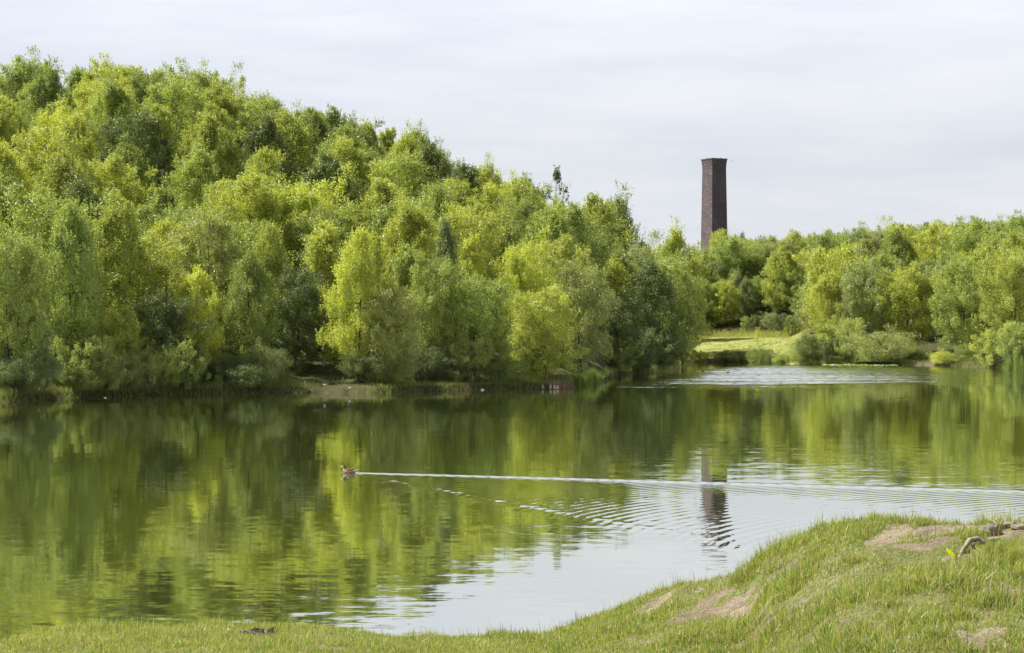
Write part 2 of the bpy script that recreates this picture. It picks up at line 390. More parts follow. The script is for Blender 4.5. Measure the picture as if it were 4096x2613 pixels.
breeze = t.math('MULTIPLY', breeze, t.smooth(t.noise(t.mapping(P, (1.3, 0.45, 1)), 1.0, 4, 0.75), 0.34, 0.50, 0.08, 1.0))
mid = t.math('MULTIPLY', t.smooth(t.noise(t.mapping(P, (0.04, 0.16, 1)), 1.3, 3), 0.40, 0.66), t.smooth(py, 150, 70))
leftn = t.math('MULTIPLY', t.smooth(py, 54, 36), t.smooth(px, 3.5, -3.0))
amp = t.math('ADD', t.math('ADD', 0.016, t.math('MULTIPLY', breeze, 0.62)), t.math('ADD', t.math('MULTIPLY', mid, 0.014), t.math('MULTIPLY', leftn, 0.003)))
n1 = t.noise(t.mapping(P, (0.55, 1.3, 1), (0, 0, R(6))), 1.5, 3, 0.6, out=1)
n2 = t.noise(t.mapping(P, (0.6, 1.5, 1), (0, 0, R(-9))), 4.5, 2, 0.5, out=1)
va = t.add('ShaderNodeVectorMath', operation='ADD'); t.ln(n1, va.inputs[0]); t.ln(n2, va.inputs[1])
vs = t.add('ShaderNodeVectorMath', operation='SUBTRACT'); t.ln(va.outputs[0], vs.inputs[0]); vs.inputs[1].default_value = (1.0, 1.0, 1.0)
vm = t.add('ShaderNodeVectorMath', operation='MULTIPLY'); t.ln(vs.outputs[0], vm.inputs[0]); vm.inputs[1].default_value = (0.55, 1.0, 0.0)
sv = t.add('ShaderNodeSeparateXYZ'); t.ln(vm.outputs[0], sv.inputs[0])   # wind waves lean one way (steep towards the near shore)
ysk = t.math('MULTIPLY_ADD', t.math('ABSOLUTE', sv.outputs[1]), -1.1, -0.12)
mxs = t.math('ADD', t.math('MULTIPLY', sv.outputs[1], t.math('SUBTRACT', 1.0, breeze)), t.math('MULTIPLY', ysk, breeze))
cv = t.add('ShaderNodeCombineXYZ'); t.ln(sv.outputs[0], cv.inputs[0]); t.ln(mxs, cv.inputs[1])
vc = t.add('ShaderNodeVectorMath', operation='SCALE'); t.ln(cv.outputs[0], vc.inputs[0]); t.ln(amp, vc.inputs['Scale'])
vn = t.add('ShaderNodeVectorMath', operation='ADD'); t.ln(vc.outputs[0], vn.inputs[0]); t.ln(t.add('ShaderNodeNewGeometry').outputs['Normal'], vn.inputs[1])
vz = t.add('ShaderNodeVectorMath', operation='NORMALIZE'); t.ln(vn.outputs[0], vz.inputs[0]); WN = vz.outputs[0]
gl = t.add('ShaderNodeBsdfGlossy', ins={'Roughness': 0.03, 'Color': (0.98, 0.985, 0.96, 1)}); t.ln(WN, gl.inputs['Normal'])
df = t.add('ShaderNodeBsdfDiffuse', ins={'Color': (0.040, 0.050, 0.011, 1)})
fr = t.add('ShaderNodeFresnel', ins={'IOR': 3.4}); t.ln(WN, fr.inputs['Normal'])
mx = t.add('ShaderNodeMixShader'); t.ln(t.math('POWER', fr.outputs[0], 0.33), mx.inputs[0]); t.ln(df.outputs[0], mx.inputs[1]); t.ln(gl.outputs[0], mx.inputs[2])
t.ln(mx.outputs[0], out.inputs[0]); WATER = m
st = 0.055
x0, x1, y0, y1 = -9.0, 22.0, 29.0, 65.0
xs = np.arange(x0, x1 + 1e-6, st); ys = np.arange(y0, y1 + 1e-6, st); x1, y1 = xs[-1], ys[-1]
WX, WY = np.meshgrid(xs, ys)
dx, dy = WX - DUCK[0], WY - DUCK[1]
xi = -(dx * hx + dy * hy); et = (dx * hy - dy * hx)
k0 = 2 * math.pi / 0.44
act = (xi > 0.05) & (np.abs(et) < 0.52 * xi + 0.3)
WZ = np.zeros_like(WX)
XI = xi[act]; ET = et[act] * 0.84; acc = np.zeros_like(XI)
ths = np.linspace(-R(66), R(66), 560)
for th in ths:
    s2 = 1 / math.cos(th) ** 2
    acc += math.cos(th) ** 0.5 * math.exp(-(s2 / 3.6) ** 2) * np.cos(k0 * s2 * (XI * math.cos(th) + ET * math.sin(th)))
acc *= (ths[1] - ths[0])
rr_ = np.sqrt(XI ** 2 + et[act] ** 2)
acc *= np.minimum(rr_, 24) ** 0.5 * sst(0.0, 1.5, rr_) * np.exp(-np.maximum(rr_ - 20, 0) / 16)
acc *= 0.35 + 0.65 * sst(0.05, 0.30, np.abs(et[act]) / (XI + 0.01))
acc *= 0.55 + 0.9 * fbm(WX[act] * .35, WY[act] * .35, 77, 3)
WZ[act] = acc * 0.0029
# the two smooth arms of the bow wave
def arm(angle, A, wd, length, br):
    dxr, dyr = math.cos(angle), -math.sin(angle)
    a = dx * dxr + dy * dyr; s = -dx * dyr + dy * dxr - 0.06 * np.sin(a * 0.35)
    ww = wd * (0.6 + 0.03 * np.clip(a, 0, 14))
    e = sst(-0.25, 0.3, a) * (1 - sst(length * 0.6, length, a))
    if br: e = e * (0.25 + 0.75 * (np.sin(a * 7.5 + 2 * np.sin(a * 0.9)) > 0.2)) * sst(0.45, 0.62, fbm(a * 0.5, s * 0.1, 5, 2) + 0.12)
    return A * e * np.exp(-s * s / (2 * ww * ww))
WZ += arm(R(20.2), 0.028, 0.17, 26, False) + arm(R(64.5), 0.013, 0.10, 24, True)
edge = np.minimum(np.minimum(sst(x0, x0 + 1, WX), 1 - sst(x1 - 1, x1, WX)), np.minimum(sst(y0, y0 + 1, WY), 1 - sst(y1 - 1, y1, WY)))
WZ *= edge
ny, nx = WX.shape; idx = np.arange(ny * nx).reshape(ny, nx)
Q = np.stack([idx[:-1, :-1], idx[:-1, 1:], idx[1:, 1:], idx[1:, :-1]], -1).reshape(-1, 4)
V = [np.stack([WX, WY, WZ], -1).reshape(-1, 3)]; b = ny * nx; Qs = [Q]
oy0, oy1, ox = 6.0, 420.0, 420.0
for (a0, a1, b0, b1) in [(-ox, x0, oy0, oy1), (x1, ox, oy0, oy1), (x0, x1, oy0, y0), (x0, x1, y1, oy1)]:
    V.append(np.array([(a0, b0, 0), (a1, b0, 0), (a1, b1, 0), (a0, b1, 0)])); Qs.append(np.array([[b, b + 1, b + 2, b + 3]])); b += 4
me = mesh_np('water', np.concatenate(V), np.concatenate(Qs), None, [WATER], True)
tag(link('water', me), kind='structure')

# ------------------------------------------------------------------ tree prototypes
def leaves_mesh(C, Nrm, size, rng, mat=None, name='crown', aspect=0.62):
    n = len(C)
    a = rng.normal(size=(n, 3)); a -= (a * Nrm).sum(1, keepdims=True) * Nrm; a /= np.linalg.norm(a, axis=1, keepdims=True) + 1e-9
    b = np.cross(Nrm, a)
    s = size * rng.uniform(0.65, 1.35, (n, 1))
    V = np.stack([C - a * s * .5, C - b * s * .5 * aspect + Nrm * s * .1, C + a * s * .5, C + b * s * .5 * aspect + Nrm * s * .1], 1).reshape(-1, 3)
    return mesh_np(name, V, np.arange(n * 4).reshape(-1, 4), None, [mat] if mat else [], False)
def env(kind, t):
    if kind == 'birch': return np.sin(math.pi * np.clip(t, 0, 1) ** 0.85) ** 0.75 * (1.05 - 0.25 * t)
    if kind == 'cone': return (1 - t) ** 0.8 * np.minimum(1, t * 6 + .3)
    return np.sqrt(np.maximum(0, 1 - (2 * (t * 0.92 + .04) - 1) ** 2)) ** 0.8     # round
def make_proto(kind, seed, Hh, Rr, h0, npuff, nleaf, size, bark, stems=1, droop=0.5, shoots=0.0):
    rng = np.random.default_rng(seed); rnd = random.Random(seed)
    wood = MB(); cents = []; 
    for sidx in range(stems):
        lean = Vector((rnd.uniform(-.12, .12), rnd.uniform(-.12, .12), 0)) * (1 if stems == 1 else 2.6)
        base = Vector((rnd.uniform(-.3, .3), rnd.uniform(-.3, .3), 0)) * (0 if stems == 1 else 1)
        path = []; npt = 8
        for i in range(npt):
            f = i / (npt - 1); path.append(base + Vector((lean.x * f * Hh * 0.5 + rnd.uniform(-.08, .08) * (i > 0), lean.y * f * Hh * 0.5 + rnd.uniform(-.08, .08) * (i > 0), -0.6 + f * (Hh * 0.96 + 0.6))))
        r0 = 0.011 * Hh * (1 if stems == 1 else 0.7) + 0.02
        wood.tube(path, [r0 * (1 - 0.9 * i / (npt - 1)) for i in range(npt)], 7)
        nl = (30 if stems == 1 else 16)
        for i in range(nl):
            t_ = (i + rnd.random() * .8) / nl; hh_ = h0 + (Hh - h0) * t_ * 0.93
            f = (hh_ + 0.6) / (Hh * 0.96 + 0.6); k = min(int(f * (npt - 1)), npt - 2); fr_ = f * (npt - 1) - k
            st_ = path[k].lerp(path[k + 1], min(max(fr_, 0), 1))
            az = i * 2.4 + rnd.uniform(-.5, .5); L = Rr * float(env(kind, t_)) * rnd.uniform(.55, 1.22) + 0.15
            rise = L * rnd.uniform(0.25, 0.75); dr = L * droop * rnd.uniform(.5, 1.3)
            pts = []
            for j in range(5):
                q = j / 4; pts.append(st_ + Vector((math.cos(az) * L * q, math.sin(az) * L * q, rise * q - dr * q * q)))
            wood.tube(pts, [0.007 * L + 0.010, 0.006 * L + .007, .004 * L + .005, .003 * L + .004, .003], 4, False)
            for q in (0.45, 0.72, 1.0):
                if rnd.random() < 0.9: cents.append((pts[min(4, int(q * 4))] + Vector((rnd.gauss(0, .13), rnd.gauss(0, .13), rnd.gauss(0, .12))) * Rr, 0.55 + 0.45 * q if q < 1 else 1.0))
    rnd.shuffle(cents); cents = cents[:int(npuff * 0.38)]
    lob = [(rnd.uniform(0, 6.28), rnd.uniform(0, 1), rnd.uniform(.45, 1.0), rnd.uniform(.8, 1.25)) for _ in range(7)]
    while len(cents) < npuff:      # sprays filling the outline, bulged and notched by a few lobes
        t_ = rnd.random() ** 0.85; az = rnd.uniform(0, 6.28); k = 0.86
        for la, lt, lw, ls in lob:
            dd_ = ((math.cos(az - la) - 1) ** 2 + ((t_ - lt) * 3) ** 2) / lw ** 2
            k += (ls - 1.0) * math.exp(-dd_ * 2)
        rr = Rr * float(env(kind, t_)) * k * (rnd.uniform(0.74, 1.05) if rnd.random() < .85 else rnd.uniform(.2, .8))
        cents.append((Vector((math.cos(az) * rr, math.sin(az) * rr, h0 + (Hh - h0) * t_ * 0.96)), .8))
    Cs = []; Ns = []
    per = int(nleaf / len(cents))
    for c, w_ in cents:
        n = int(per * rnd.uniform(0.45, 1.55)); rp = Rr * rnd.uniform(0.11, 0.24)
        d = rng.normal(size=(n, 3)); d /= np.linalg.norm(d, axis=1, keepdims=True)
        rad = rng.uniform(0, 1, (n, 1)) ** 0.33
        p = d * rad * rp * np.array([1.15, 1.15, 0.80])
        ov = np.array([c[0], c[1], 0.0]); ov = ov / (np.linalg.norm(ov) + .3); av = ov * 0.55 + np.array([0, 0, 0.75]) + rng.normal(0, .3, 3); av /= np.linalg.norm(av)
        al = (p @ av)[:, None] * av; p = (p - al) * 0.82 + al * (1.55 + .5 * rng.uniform())      # sprays reach up and out
        if droop > 0.3:      # hanging strands under each spray
            ns = max(3, n // 16); sid = rng.integers(0, ns, n); sa = rng.uniform(0, 6.28, ns); sr = rng.uniform(.3, 1.15, ns) * rp; sl = rng.uniform(.3, 1.0, ns) * droop * 1.5
            hang = rng.uniform(0, 1, n) ** 1.3; use = rng.uniform(0, 1, n) < 0.42
            hp = np.stack([np.cos(sa[sid]) * sr[sid], np.sin(sa[sid]) * sr[sid], 0.15 * rp - hang * sl[sid]], -1) + rng.normal(0, 0.055, (n, 3))
            p = np.where(use[:, None], hp, p)
        if shoots > 0:       # upright young shoots
            ns = 5; sid = rng.integers(0, ns, n); sa = rng.uniform(0, 6.28, ns); sr = rng.uniform(0, .9, ns) * rp; sl = rng.uniform(.4, 1.2, ns) * shoots
            q = rng.uniform(0, 1, n); use = rng.uniform(0, 1, n) < 0.34
            hp = np.stack([np.cos(sa[sid]) * (sr[sid] + .25 * q * sl[sid]), np.sin(sa[sid]) * (sr[sid] + .25 * q * sl[sid]), 0.3 * rp + q * sl[sid]], -1) + rng.normal(0, 0.05, (n, 3))
            p = np.where(use[:, None], hp, p)
        Cs.append(np.array(c)[None] + p)
        nn = rng.normal(size=(n, 3)) * 0.55 + d * 0.85 + np.array([0, 0, 0.35]); Ns.append(nn / np.linalg.norm(nn, axis=1, keepdims=True))
    C_ = np.concatenate(Cs); N_ = np.concatenate(Ns)
    k = C_[:, 2] > 0.15; C_ = C_[k]; N_ = N_[k]
    crown = leaves_mesh(C_, N_, size, rng, LM['mid-green'])
    tr = wood.mesh('trunk', [bark])
    return dict(crown=crown, trunk=tr, H=Hh, R=Rr, kind=kind)
PB = [make_proto('birch', 100 + i, 12, 3.6, 1.2, 150, 52000, 0.135, BIRCH_BARK if i % 2 == 0 else BARK, 1, 0.7, 0.8) for i in range(4)]
PC = [make_proto('cone', 200 + i, 10, 2.8, 0.8, 100, 32000, 0.13, BIRCH_BARK, 1, 0.4, 0.6) for i in range(2)]
PR = [make_proto('round', 300 + i, 11, 3.8, 0.8, 155, 54000, 0.145, BARK, 2, 0.22, 0.75) for i in range(4)]
PS = [make_proto('round', 400 + i, 4.2, 2.5, 0.0, 70, 22000, 0.105, BARK, 5, 0.12, 0.5) for i in range(3)]
PD = [make_proto('round', 600 + i, 4.6, 4.9, 0.0, 190, 52000, 0.115, BARK, 5, 0.12, 0.5) for i in range(2)]
PY = [make_proto('birch', 500, 6.0, 1.3, 2.3, 26, 1900, 0.16, BARK, 1, 0.05, 0.4)]    # sparse leader
ALLP = dict(birch=PB, cone=PC, broad=PR, bush=PS, dome=PD, sparse=PY)
TREES = []; SPOTS = []
def plant(u, D, height, width, kind, tint, zone=None, label=None, group=None, z=None, rot=None):
    """height and width in metres; the tree stands on the ground at column u, depth D"""
    X = (u - 2048) / F * D; Z = float(H(X, D)) if z is None else z
    if kind == 'bush' and width > 1.75 * height: kind = 'dome'
    p = random.choice(ALLP[kind])
    nm = {'birch': 'birch_tree', 'cone': 'birch_tree', 'broad': 'broadleaf_tree', 'bush': 'bush', 'dome': 'bush', 'sparse': 'broadleaf_tree'}[kind]
    e = link(nm, None, None, (X, D, Z - 0.05), random.uniform(0, 6.28) if rot is None else rot)
    sz = height / p['H']; sw = width / 2 / (p['R'] * 1.05)
    if kind not in ('bush', 'dome'): sw = min(sw, sz * 1.2)
    e.scale = (sw, sw, sz)
    for part in ('crown', 'trunk'):
        o = link(part, p[part], e)
        if part == 'crown':
            o.material_slots[0].link = 'OBJECT'; o.material_slots[0].material = LM[tint]
    e['category'] = 'bush' if kind in ('bush', 'dome') else 'tree'
    if group: e['group'] = group
    if label: e['label'] = label
    else: TREES.append((e, zone, {'birch': 'birch', 'cone': 'young birch', 'broad': 'tree', 'bush': 'bush', 'dome': 'bush', 'sparse': 'tree'}[kind], tint, u))
    SPOTS.append((X, D, width))
    return e
def hgt(D, px): return px * D / F
# feature trees of the left waterside (column, depth behind shore, crown top y, width px, kind, tint, label)
GL = 'trees along the left waterside'; GRt = 'trees along the right waterside'
FE = [
 (40, 4, 960, 330, 'broad', 'mid-green', 'mid-green tree at the water\'s edge, touching the left border of the photo'),
 (165, 2, 1255, 200, 'cone', 'grey-green', 'small grey-green birch low at the far left waterside'),
 (285, 5, 820, 300, 'birch', 'fresh green', 'tall birch with a white trunk near the left edge, by the water'),
 (470, 11, 790, 320, 'birch', 'yellow-green', 'tall yellow-green birch behind the white-trunked birch at far left'),
 (470, 3, 1240, 210, 'broad', 'yellow-green', 'low yellow-green tree overhanging the water below the tall left birch'),
 (640, 4, 1180, 270, 'broad', 'dark green', 'dark low tree left of the lime-leaved waterside tree'),
 (790, 5, 1075, 250, 'birch', 'bright lime', 'bright lime tree leaning over the left waterside'),
 (850, 16, 870, 340, 'broad', 'olive', 'olive-brown round tree standing above the lime waterside tree'),
 (1000, 7, 1010, 250, 'birch', 'mid-green', 'mid-green birch just left of the bare earth landing'),
 (1070, 14, 900, 260, 'birch', 'yellow-green', 'yellow-green birch above and behind the bare earth landing'),
 (1190, 9, 1080, 230, 'broad', 'dark green', 'dark tree standing directly behind the bare earth landing'),
 (1430, 5, 920, 290, 'birch', 'bright lime', 'weeping lime birch with a pale trunk right of the bare earth landing'),
 (1570, 3.5, 1150, 260, 'broad', 'olive', 'olive round tree close right of the weeping lime birch'),
 (1730, 6, 1040, 250, 'broad', 'mid-green', 'mid-green tree with upright shoots behind the grassy spit'),
 (1900, 4, 1110, 300, 'broad', 'fresh green', 'fresh green bushy tree behind the grassy spit\'s tip'),
 (1900, 14, 945, 210, 'cone', 'bright lime', 'pointed lime birch above the grassy spit\'s bushy tree'),
 (2100, 11, 1000, 260, 'broad', 'bright lime', 'lime tree standing above the four wooden posts, behind its row'),
 (2170, 4, 1160, 300, 'broad', 'yellow-green', 'yellow-green tree at the water straight above the four wooden posts'),
 (2330, 7, 1060, 260, 'broad', 'olive', 'olive tree behind the tall reeds and the floating log'),
 (2460, 5, 1180, 260, 'broad', 'dark green', 'dark spreading tree just right of the tall reeds'),
 (2600, 6, 1050, 280, 'birch', 'dark green', 'dark drooping birch on the point left of the lawn'),
 (2690, 6, 1060, 290, 'broad', 'mid-green', 'mid-green tree at the very tip of the wooded point'),
 (2375, 82, 790, 360, 'birch', 'yellow-green', 'yellow-green birch on the skyline just right of the lone dark treetop'),
 (2470, 80, 800, 330, 'birch', 'mid-green', 'tall drooping birch ending the left hill\'s skyline before it drops'),
 (1780, 17, 880, 220, 'cone', 'grey-green', 'grey-green pointed birch among the lower trees, centre of the wood'),
]
for (u, dd, ytop, wpx, kind, tint, lab) in FE:
    D = float(shore_d(u)) + dd; X = (u - 2048) / F * D; z0 = float(H(X, D)); ztop = CAMZ + (HOR - ytop) * D / F
    plant(u, D, ztop - z0, wpx * D / F * 1.05, kind, tint, None, lab, GL)
FR = [
 (2990, 330, 1120, 220, 'birch', 'grey-green', 'grey-green tree with bare stems right behind the picnic tables'),
 (3130, 334, 1060, 230, 'broad', 'mid-green', 'mid-green tree behind the leafy hedge at the lawn\'s back'),
 (3265, 296, 1130, 290, 'broad', 'grey-green', 'large grey-green tree reaching the water at the lawn\'s right end'),
 (3400, 292, 1220, 240, 'broad', 'fresh green', 'fresh green tree left of the round waterside bush'),
 (3600, 300, 1230, 300, 'broad', 'olive', 'olive tree behind the round waterside bush'),
 (3765, 286, 1010, 290, 'birch', 'mid-green', 'birch with two pale trunks beside the dark hollow on the right bank'),
 (3930, 284, 1180, 270, 'broad', 'fresh green', 'cool green layered tree right of the two-trunked birch'),
 (4080, 262, 1270, 240, 'broad', 'yellow-green', 'yellow-green tree on the right border behind the reeds'),
]
for (u, D, ytop, wpx, kind, tint, lab) in FR:
    X = (u - 2048) / F * D; z0 = float(H(X, D)); ztop = CAMZ + (HOR - ytop) * D / F
    plant(u, D, ztop - z0, wpx * D / F * 1.05, kind, tint, None, lab, GRt)
BU = [  # bushes: column, depth behind shore, top y, width px, tint, label
 (1000, 1.2, 1465, 260, 'dark green', 'dark low bush on the water left of the bare earth landing'),
 (660, 1.5, 1440, 220, 'mid-green', 'low shore bush under the dark leaning tree'),
 (330, 1.2, 1480, 200, 'mid-green', 'low shore bush at the foot of the white-trunked birch'),
 (60, 1.5, 1450, 260, 'dark green', 'dark shore bush at the left border of the photo'),
 (1480, 4, 1430, 240, 'dark green', 'dark bush at the foot of the weeping lime birch'),
 (1700, 5, 1450, 200, 'dark green', 'dark bush in the shade behind the grassy spit'),
 (2000, 3, 1440, 260, 'mid-green', 'mid-green shore bush left of the four posts'),
 (2540, 1.5, 1330, 240, 'dark green', 'dark bush overhanging the water on the wooded point'),
 (2650, 1.2, 1330, 220, 'dark green', 'dark bush at the water near the point\'s tip'),
 (2725, 1.0, 1370, 120, 'mid-green', 'small bush at the waterline on the tip of the point'),
]
for (u, dd, ytop, wpx, tint, lab) in BU:
    D = float(shore_d(u)) + dd; X = (u - 2048) / F * D; z0 = float(H(X, D)); ztop = CAMZ + (HOR - ytop) * D / F
    plant(u, D, max(1.0, ztop - z0), wpx * D / F, 'bush', tint, None, lab, 'bushes along the left shore')
BR = [
 (3520, 0.6, 1345, 300, 'olive', 'large round olive bush beside the water lilies'),
 (3390, 2.5, 1290, 200, 'fresh green', 'fresh green bush left of the round olive bush'),
 (3640, 5, 1400, 170, 'dark green', 'dark low bush left of the earthy landing on the right bank'),
 (3770, 0.5, 1410, 110, 'yellow-green', 'small bush at the foot of the two-trunked birch'),
 (3850, 2.5, 1425, 130, 'mid-green', 'low bush right of the two-trunked birch'),
 (3980, 0.5, 1330, 180, 'yellow-green', 'yellow-green bush beside the right-hand reeds'),
 (4075, 3, 1300, 200, 'fresh green', 'bush behind the right-hand reeds at the photo border'),
 (3230, 2, 1370, 180, 'mid-green', 'bush at the waterline where the lawn ends'),
 (2800, -0.1, 1411, 81, 'yellow-green', 'small pale bush at the left end of the lawn\'s water edge'),
 (2905, -0.1, 1411, 108, 'mid-green', 'leafy tuft bush on the lawn\'s water edge, left of centre'),
 (2965, -0.1, 1407, 94, 'dark green', 'darker bush on the lawn\'s water edge, in its middle'),
 (3035, -0.1, 1401, 108, 'mid-green', 'bush below the sapling on the lawn\'s water edge'),
 (3085, -0.1, 1411, 67, 'dark green', 'small dark bush right of the sapling on the lawn\'s edge'),
 (3125, -0.1, 1420, 81, 'fresh green', 'last small bush at the right end of the lawn\'s edge'),
]
for (u, dd, ytop, wpx, tint, lab) in BR:
    D = float(shore_d(u)) + dd; X = (u - 2048) / F * D; z0 = float(H(X, D)); ztop = CAMZ + (HOR - ytop) * D / F
    plant(u, D, max(0.8, ztop - z0), wpx * D / F, 'bush', tint, None, lab, 'bushes along the right shore')
for (u, D, hh_, wpx, tint, lab) in [(2990, 322, 2.2, 60, 'fresh green', 'light leafy hedge bush beside the right picnic table'), (3030, 320, 2.4, 80, 'dark green', 'dark hedge bush at the back right of the lawn'),
                                    (3085, 317, 2.6, 80, 'grey-green', 'middle bush of the grey-green hedge at the lawn\'s back'), (3130, 314, 2.8, 80, 'dark green', 'dark hedge bush at the lawn\'s right end'), (3170, 306, 3.0, 80, 'mid-green', 'hedge bush nearest the water beside the large grey-green tree')]:
    plant(u, D, hh_, wpx * D / F, 'bush', tint, None, lab, 'hedge bushes behind the lawn')
# sparse dark leader that stands up out of the wood, and the two trees before the chimney
D = 246; plant(2225, D, CAMZ + (HOR - 668) * D / F - float(H((2225 - 2048) / F * D, D)), 3.0, 'sparse', 'dark green', None, 'thin dark leafy treetop standing up alone out of the wood', None)
for (u, D, ytop, wpx, kind, tint, lab) in [(2885, 372, 925, 160, 'birch', 'yellow-green', 'pointed yellow-green birch standing in front of the chimney'), (2960, 374, 945, 90, 'broad', 'dark green', 'small dark treetop just right of the chimney\'s foot'),
                                            (2710, 290, 925, 260, 'birch', 'yellow-green', 'tall yellow-green birch just left of the chimney')]:
    X = (u - 2048) / F * D; z0 = float(H(X, D)); plant(u, D, CAMZ + (HOR - ytop) * D / F - z0, wpx * D / F, kind, tint, None, lab, 'treetops around the chimney')
for i, (u, D, ytop) in enumerate([(2775, 329, 1120), (2835, 331, 1150), (2895, 329, 1130), (2940, 334, 1090), (3050, 331, 1110), (3110, 327, 1090), (3170, 322, 1080), (2800, 341, 1060), (2870, 343, 1050), (2960, 345, 1020), (3040, 344, 1010), (3120, 340, 1010), (2830, 354, 1020), (2930, 356, 1000), (3010, 356, 990), (3090, 354, 985)]):
    X = (u - 2048) / F * D; z0 = float(H(X, D))
    plant(u, D, CAMZ + (HOR - ytop) * D / F - z0, 6.6, ['broad', 'birch'][i % 2], ['mid-green', 'fresh green', 'yellow-green', 'grey-green', 'fresh green'][i % 5], ('r', 'edge' if i < 7 else 'interior'), None, 'trees behind the lawn')
# the wooded hill on the left
SK_U = [0, 180, 420, 560, 750, 960, 1200, 1450, 1700, 1800, 2030, 2090, 2170, 2300, 2330, 2500, 2545, 2600, 2700, 2790, 2860, 2900, 3100, 3300, 3600, 3800, 4096]
SK_Y = [285, 232, 285, 285, 285, 365, 425, 490, 540, 640, 675, 735, 810, 820, 795, 810, 930, 960, 960, 1010, 1010, 970, 955, 945, 915, 895, 880]
tints_l = ['yellow-green'] * 7 + ['bright lime'] * 2 + ['mid-green'] * 4 + ['fresh green'] * 4 + ['dark green'] * 2
tints_r = ['yellow-green'] * 3 + ['mid-green'] * 3 + ['fresh green'] * 5 + ['olive'] * 1 + ['grey-green'] * 1
tints_s = ['mid-green'] * 4 + ['fresh green'] * 3 + ['yellow-green'] * 2
def rows(u0, u1, fr0, fr1, nrow, spacing, side):
    for r in range(nrow):
        f = fr0 + (fr1 - fr0) * r / (nrow - 1)
        du = 0; u = u0 + random.uniform(0, 60)
        while u < u1:
            Ds = float(shore_d(u)); Dk = float(np.interp(u, HC_U, HC_D))
            D = Ds + 6 + f * (Dk - Ds) + random.uniform(-2.2, 2.2)
            X = (u - 2048) / F * D
            stepu = spacing * random.uniform(0.75, 1.3) * F / D
            in_lawn = (2690 < u < 3190) and (D - Ds) < 47
            near_ = any((X - a) ** 2 + (D - b) ** 2 < (0.33 * (w_ + 4.5)) ** 2 for a, b, w_ in SPOTS[:70])
            if not in_lawn and not near_:
                z0 = float(H(X, D)); top = CAMZ + (HOR - float(np.interp(u, SK_U, SK_Y))) * D / F
                hgt_ = random.uniform(9.0, 12.5) if side == 'l' else random.uniform(10.0, 13.5)
                if D > 262 and side == 'l' or D > 335: hgt_ = min(hgt_, 12)
                hgt_ = min(hgt_, top - z0 + random.uniform(-0.8, 0.2) )
                if f > 0.86: hgt_ = max(hgt_, min(top - z0 + random.uniform(-1.2, 0.5), 13.5))
                if hgt_ > 4:
                    kind = random.choices(['birch', 'cone', 'broad'], [5, 1.6, 3] if side == 'l' else [4, 0.6, 5])[0]
                    tl = tints_l if side == 'l' else tints_r
                    if f > 0.8 and side == 'l': tl = tints_s
                    if side == 'l' and u > 2250: tl = tints_r
                    zn = 'lower slope' if f < 0.3 else 'middle slope' if f < 0.6 else 'upper slope' if f < 0.88 else 'skyline'
                    plant(u, D, hgt_, random.uniform(7.2, 10.2) * (0.8 if kind == 'cone' else 1), kind, random.choice(tl), (side, zn), None, 'trees of the wooded hill on the left' if side == 'l' else 'trees of the wood on the right')
            u += stepu
rows(-330, 2740, 0.06, 1.04, 13, 6.5, 'l')
rows(2765, 4220, 0.08, 1.25, 10, 6.0, 'r')
for u0, u1, st_, sd in [(-80, 2700, 2.2, 'l'), (3240, 4200, 3.2, 'r')]:
    u = u0
    while u < u1:
        D = float(shore_d(u)) + random.uniform(0.2, 5.5)
        if not (1120 < u < 1520 and D - shore_d(u) < 5) and not (3640 < u < 3760) and not (2190 < u < 2450 and D - shore_d(u) < 3.5) and not (1500 < u < 2000 and D - shore_d(u) < 3):
            tn = random.choice(['dark green', 'mid-green', 'dark green', 'fresh green', 'olive'])
            plant(u, D, random.uniform(1.5, 3.4), random.uniform(3.0, 5.0), 'bush', tn, (sd, 'waterside'), None, 'low bushes under the left wood' if sd == 'l' else 'low bushes under the right wood')
        u += st_ * random.uniform(.7, 1.3) * F / D
# labels: tint, kind, storey of the wood and order from the left
ORD = 'first second third fourth fifth sixth seventh eighth ninth tenth eleventh twelfth thirteenth fourteenth fifteenth sixteenth seventeenth eighteenth nineteenth twentieth'.split() + ['twenty-' + s for s in 'first second third fourth fifth sixth seventh eighth ninth'.split()]
cnt = {}
for e, zn, kd, tint, u in sorted(TREES, key=lambda q: q[4] if q[4] is not None else 0):
    key = (zn, kd, tint); i = cnt.get(key, 0); cnt[key] = i + 1
    where = {'l': 'left hill', 'r': 'right-hand wood'}[zn[0]]
    z_ = {'lower slope': 'lower slope of', 'waterside': 'waterside of', 'edge': '', 'interior': '', 'middle slope': 'middle slope of', 'upper slope': 'upper slope of', 'skyline': 'skyline of'}[zn[1]]
    if zn[1] in ('edge', 'interior'):
        e['label'] = f"{ORD[i]} {tint} {kd} from the left " + ('at the wood\'s edge behind the lawn' if zn[1] == 'edge' else 'deeper in the wood behind the lawn'); continue
    e['label'] = f"{ORD[i]} {tint} {kd} from the left on the {z_} the {where}"
print('TREES', len(TREES) , 'total', len(SPOTS))

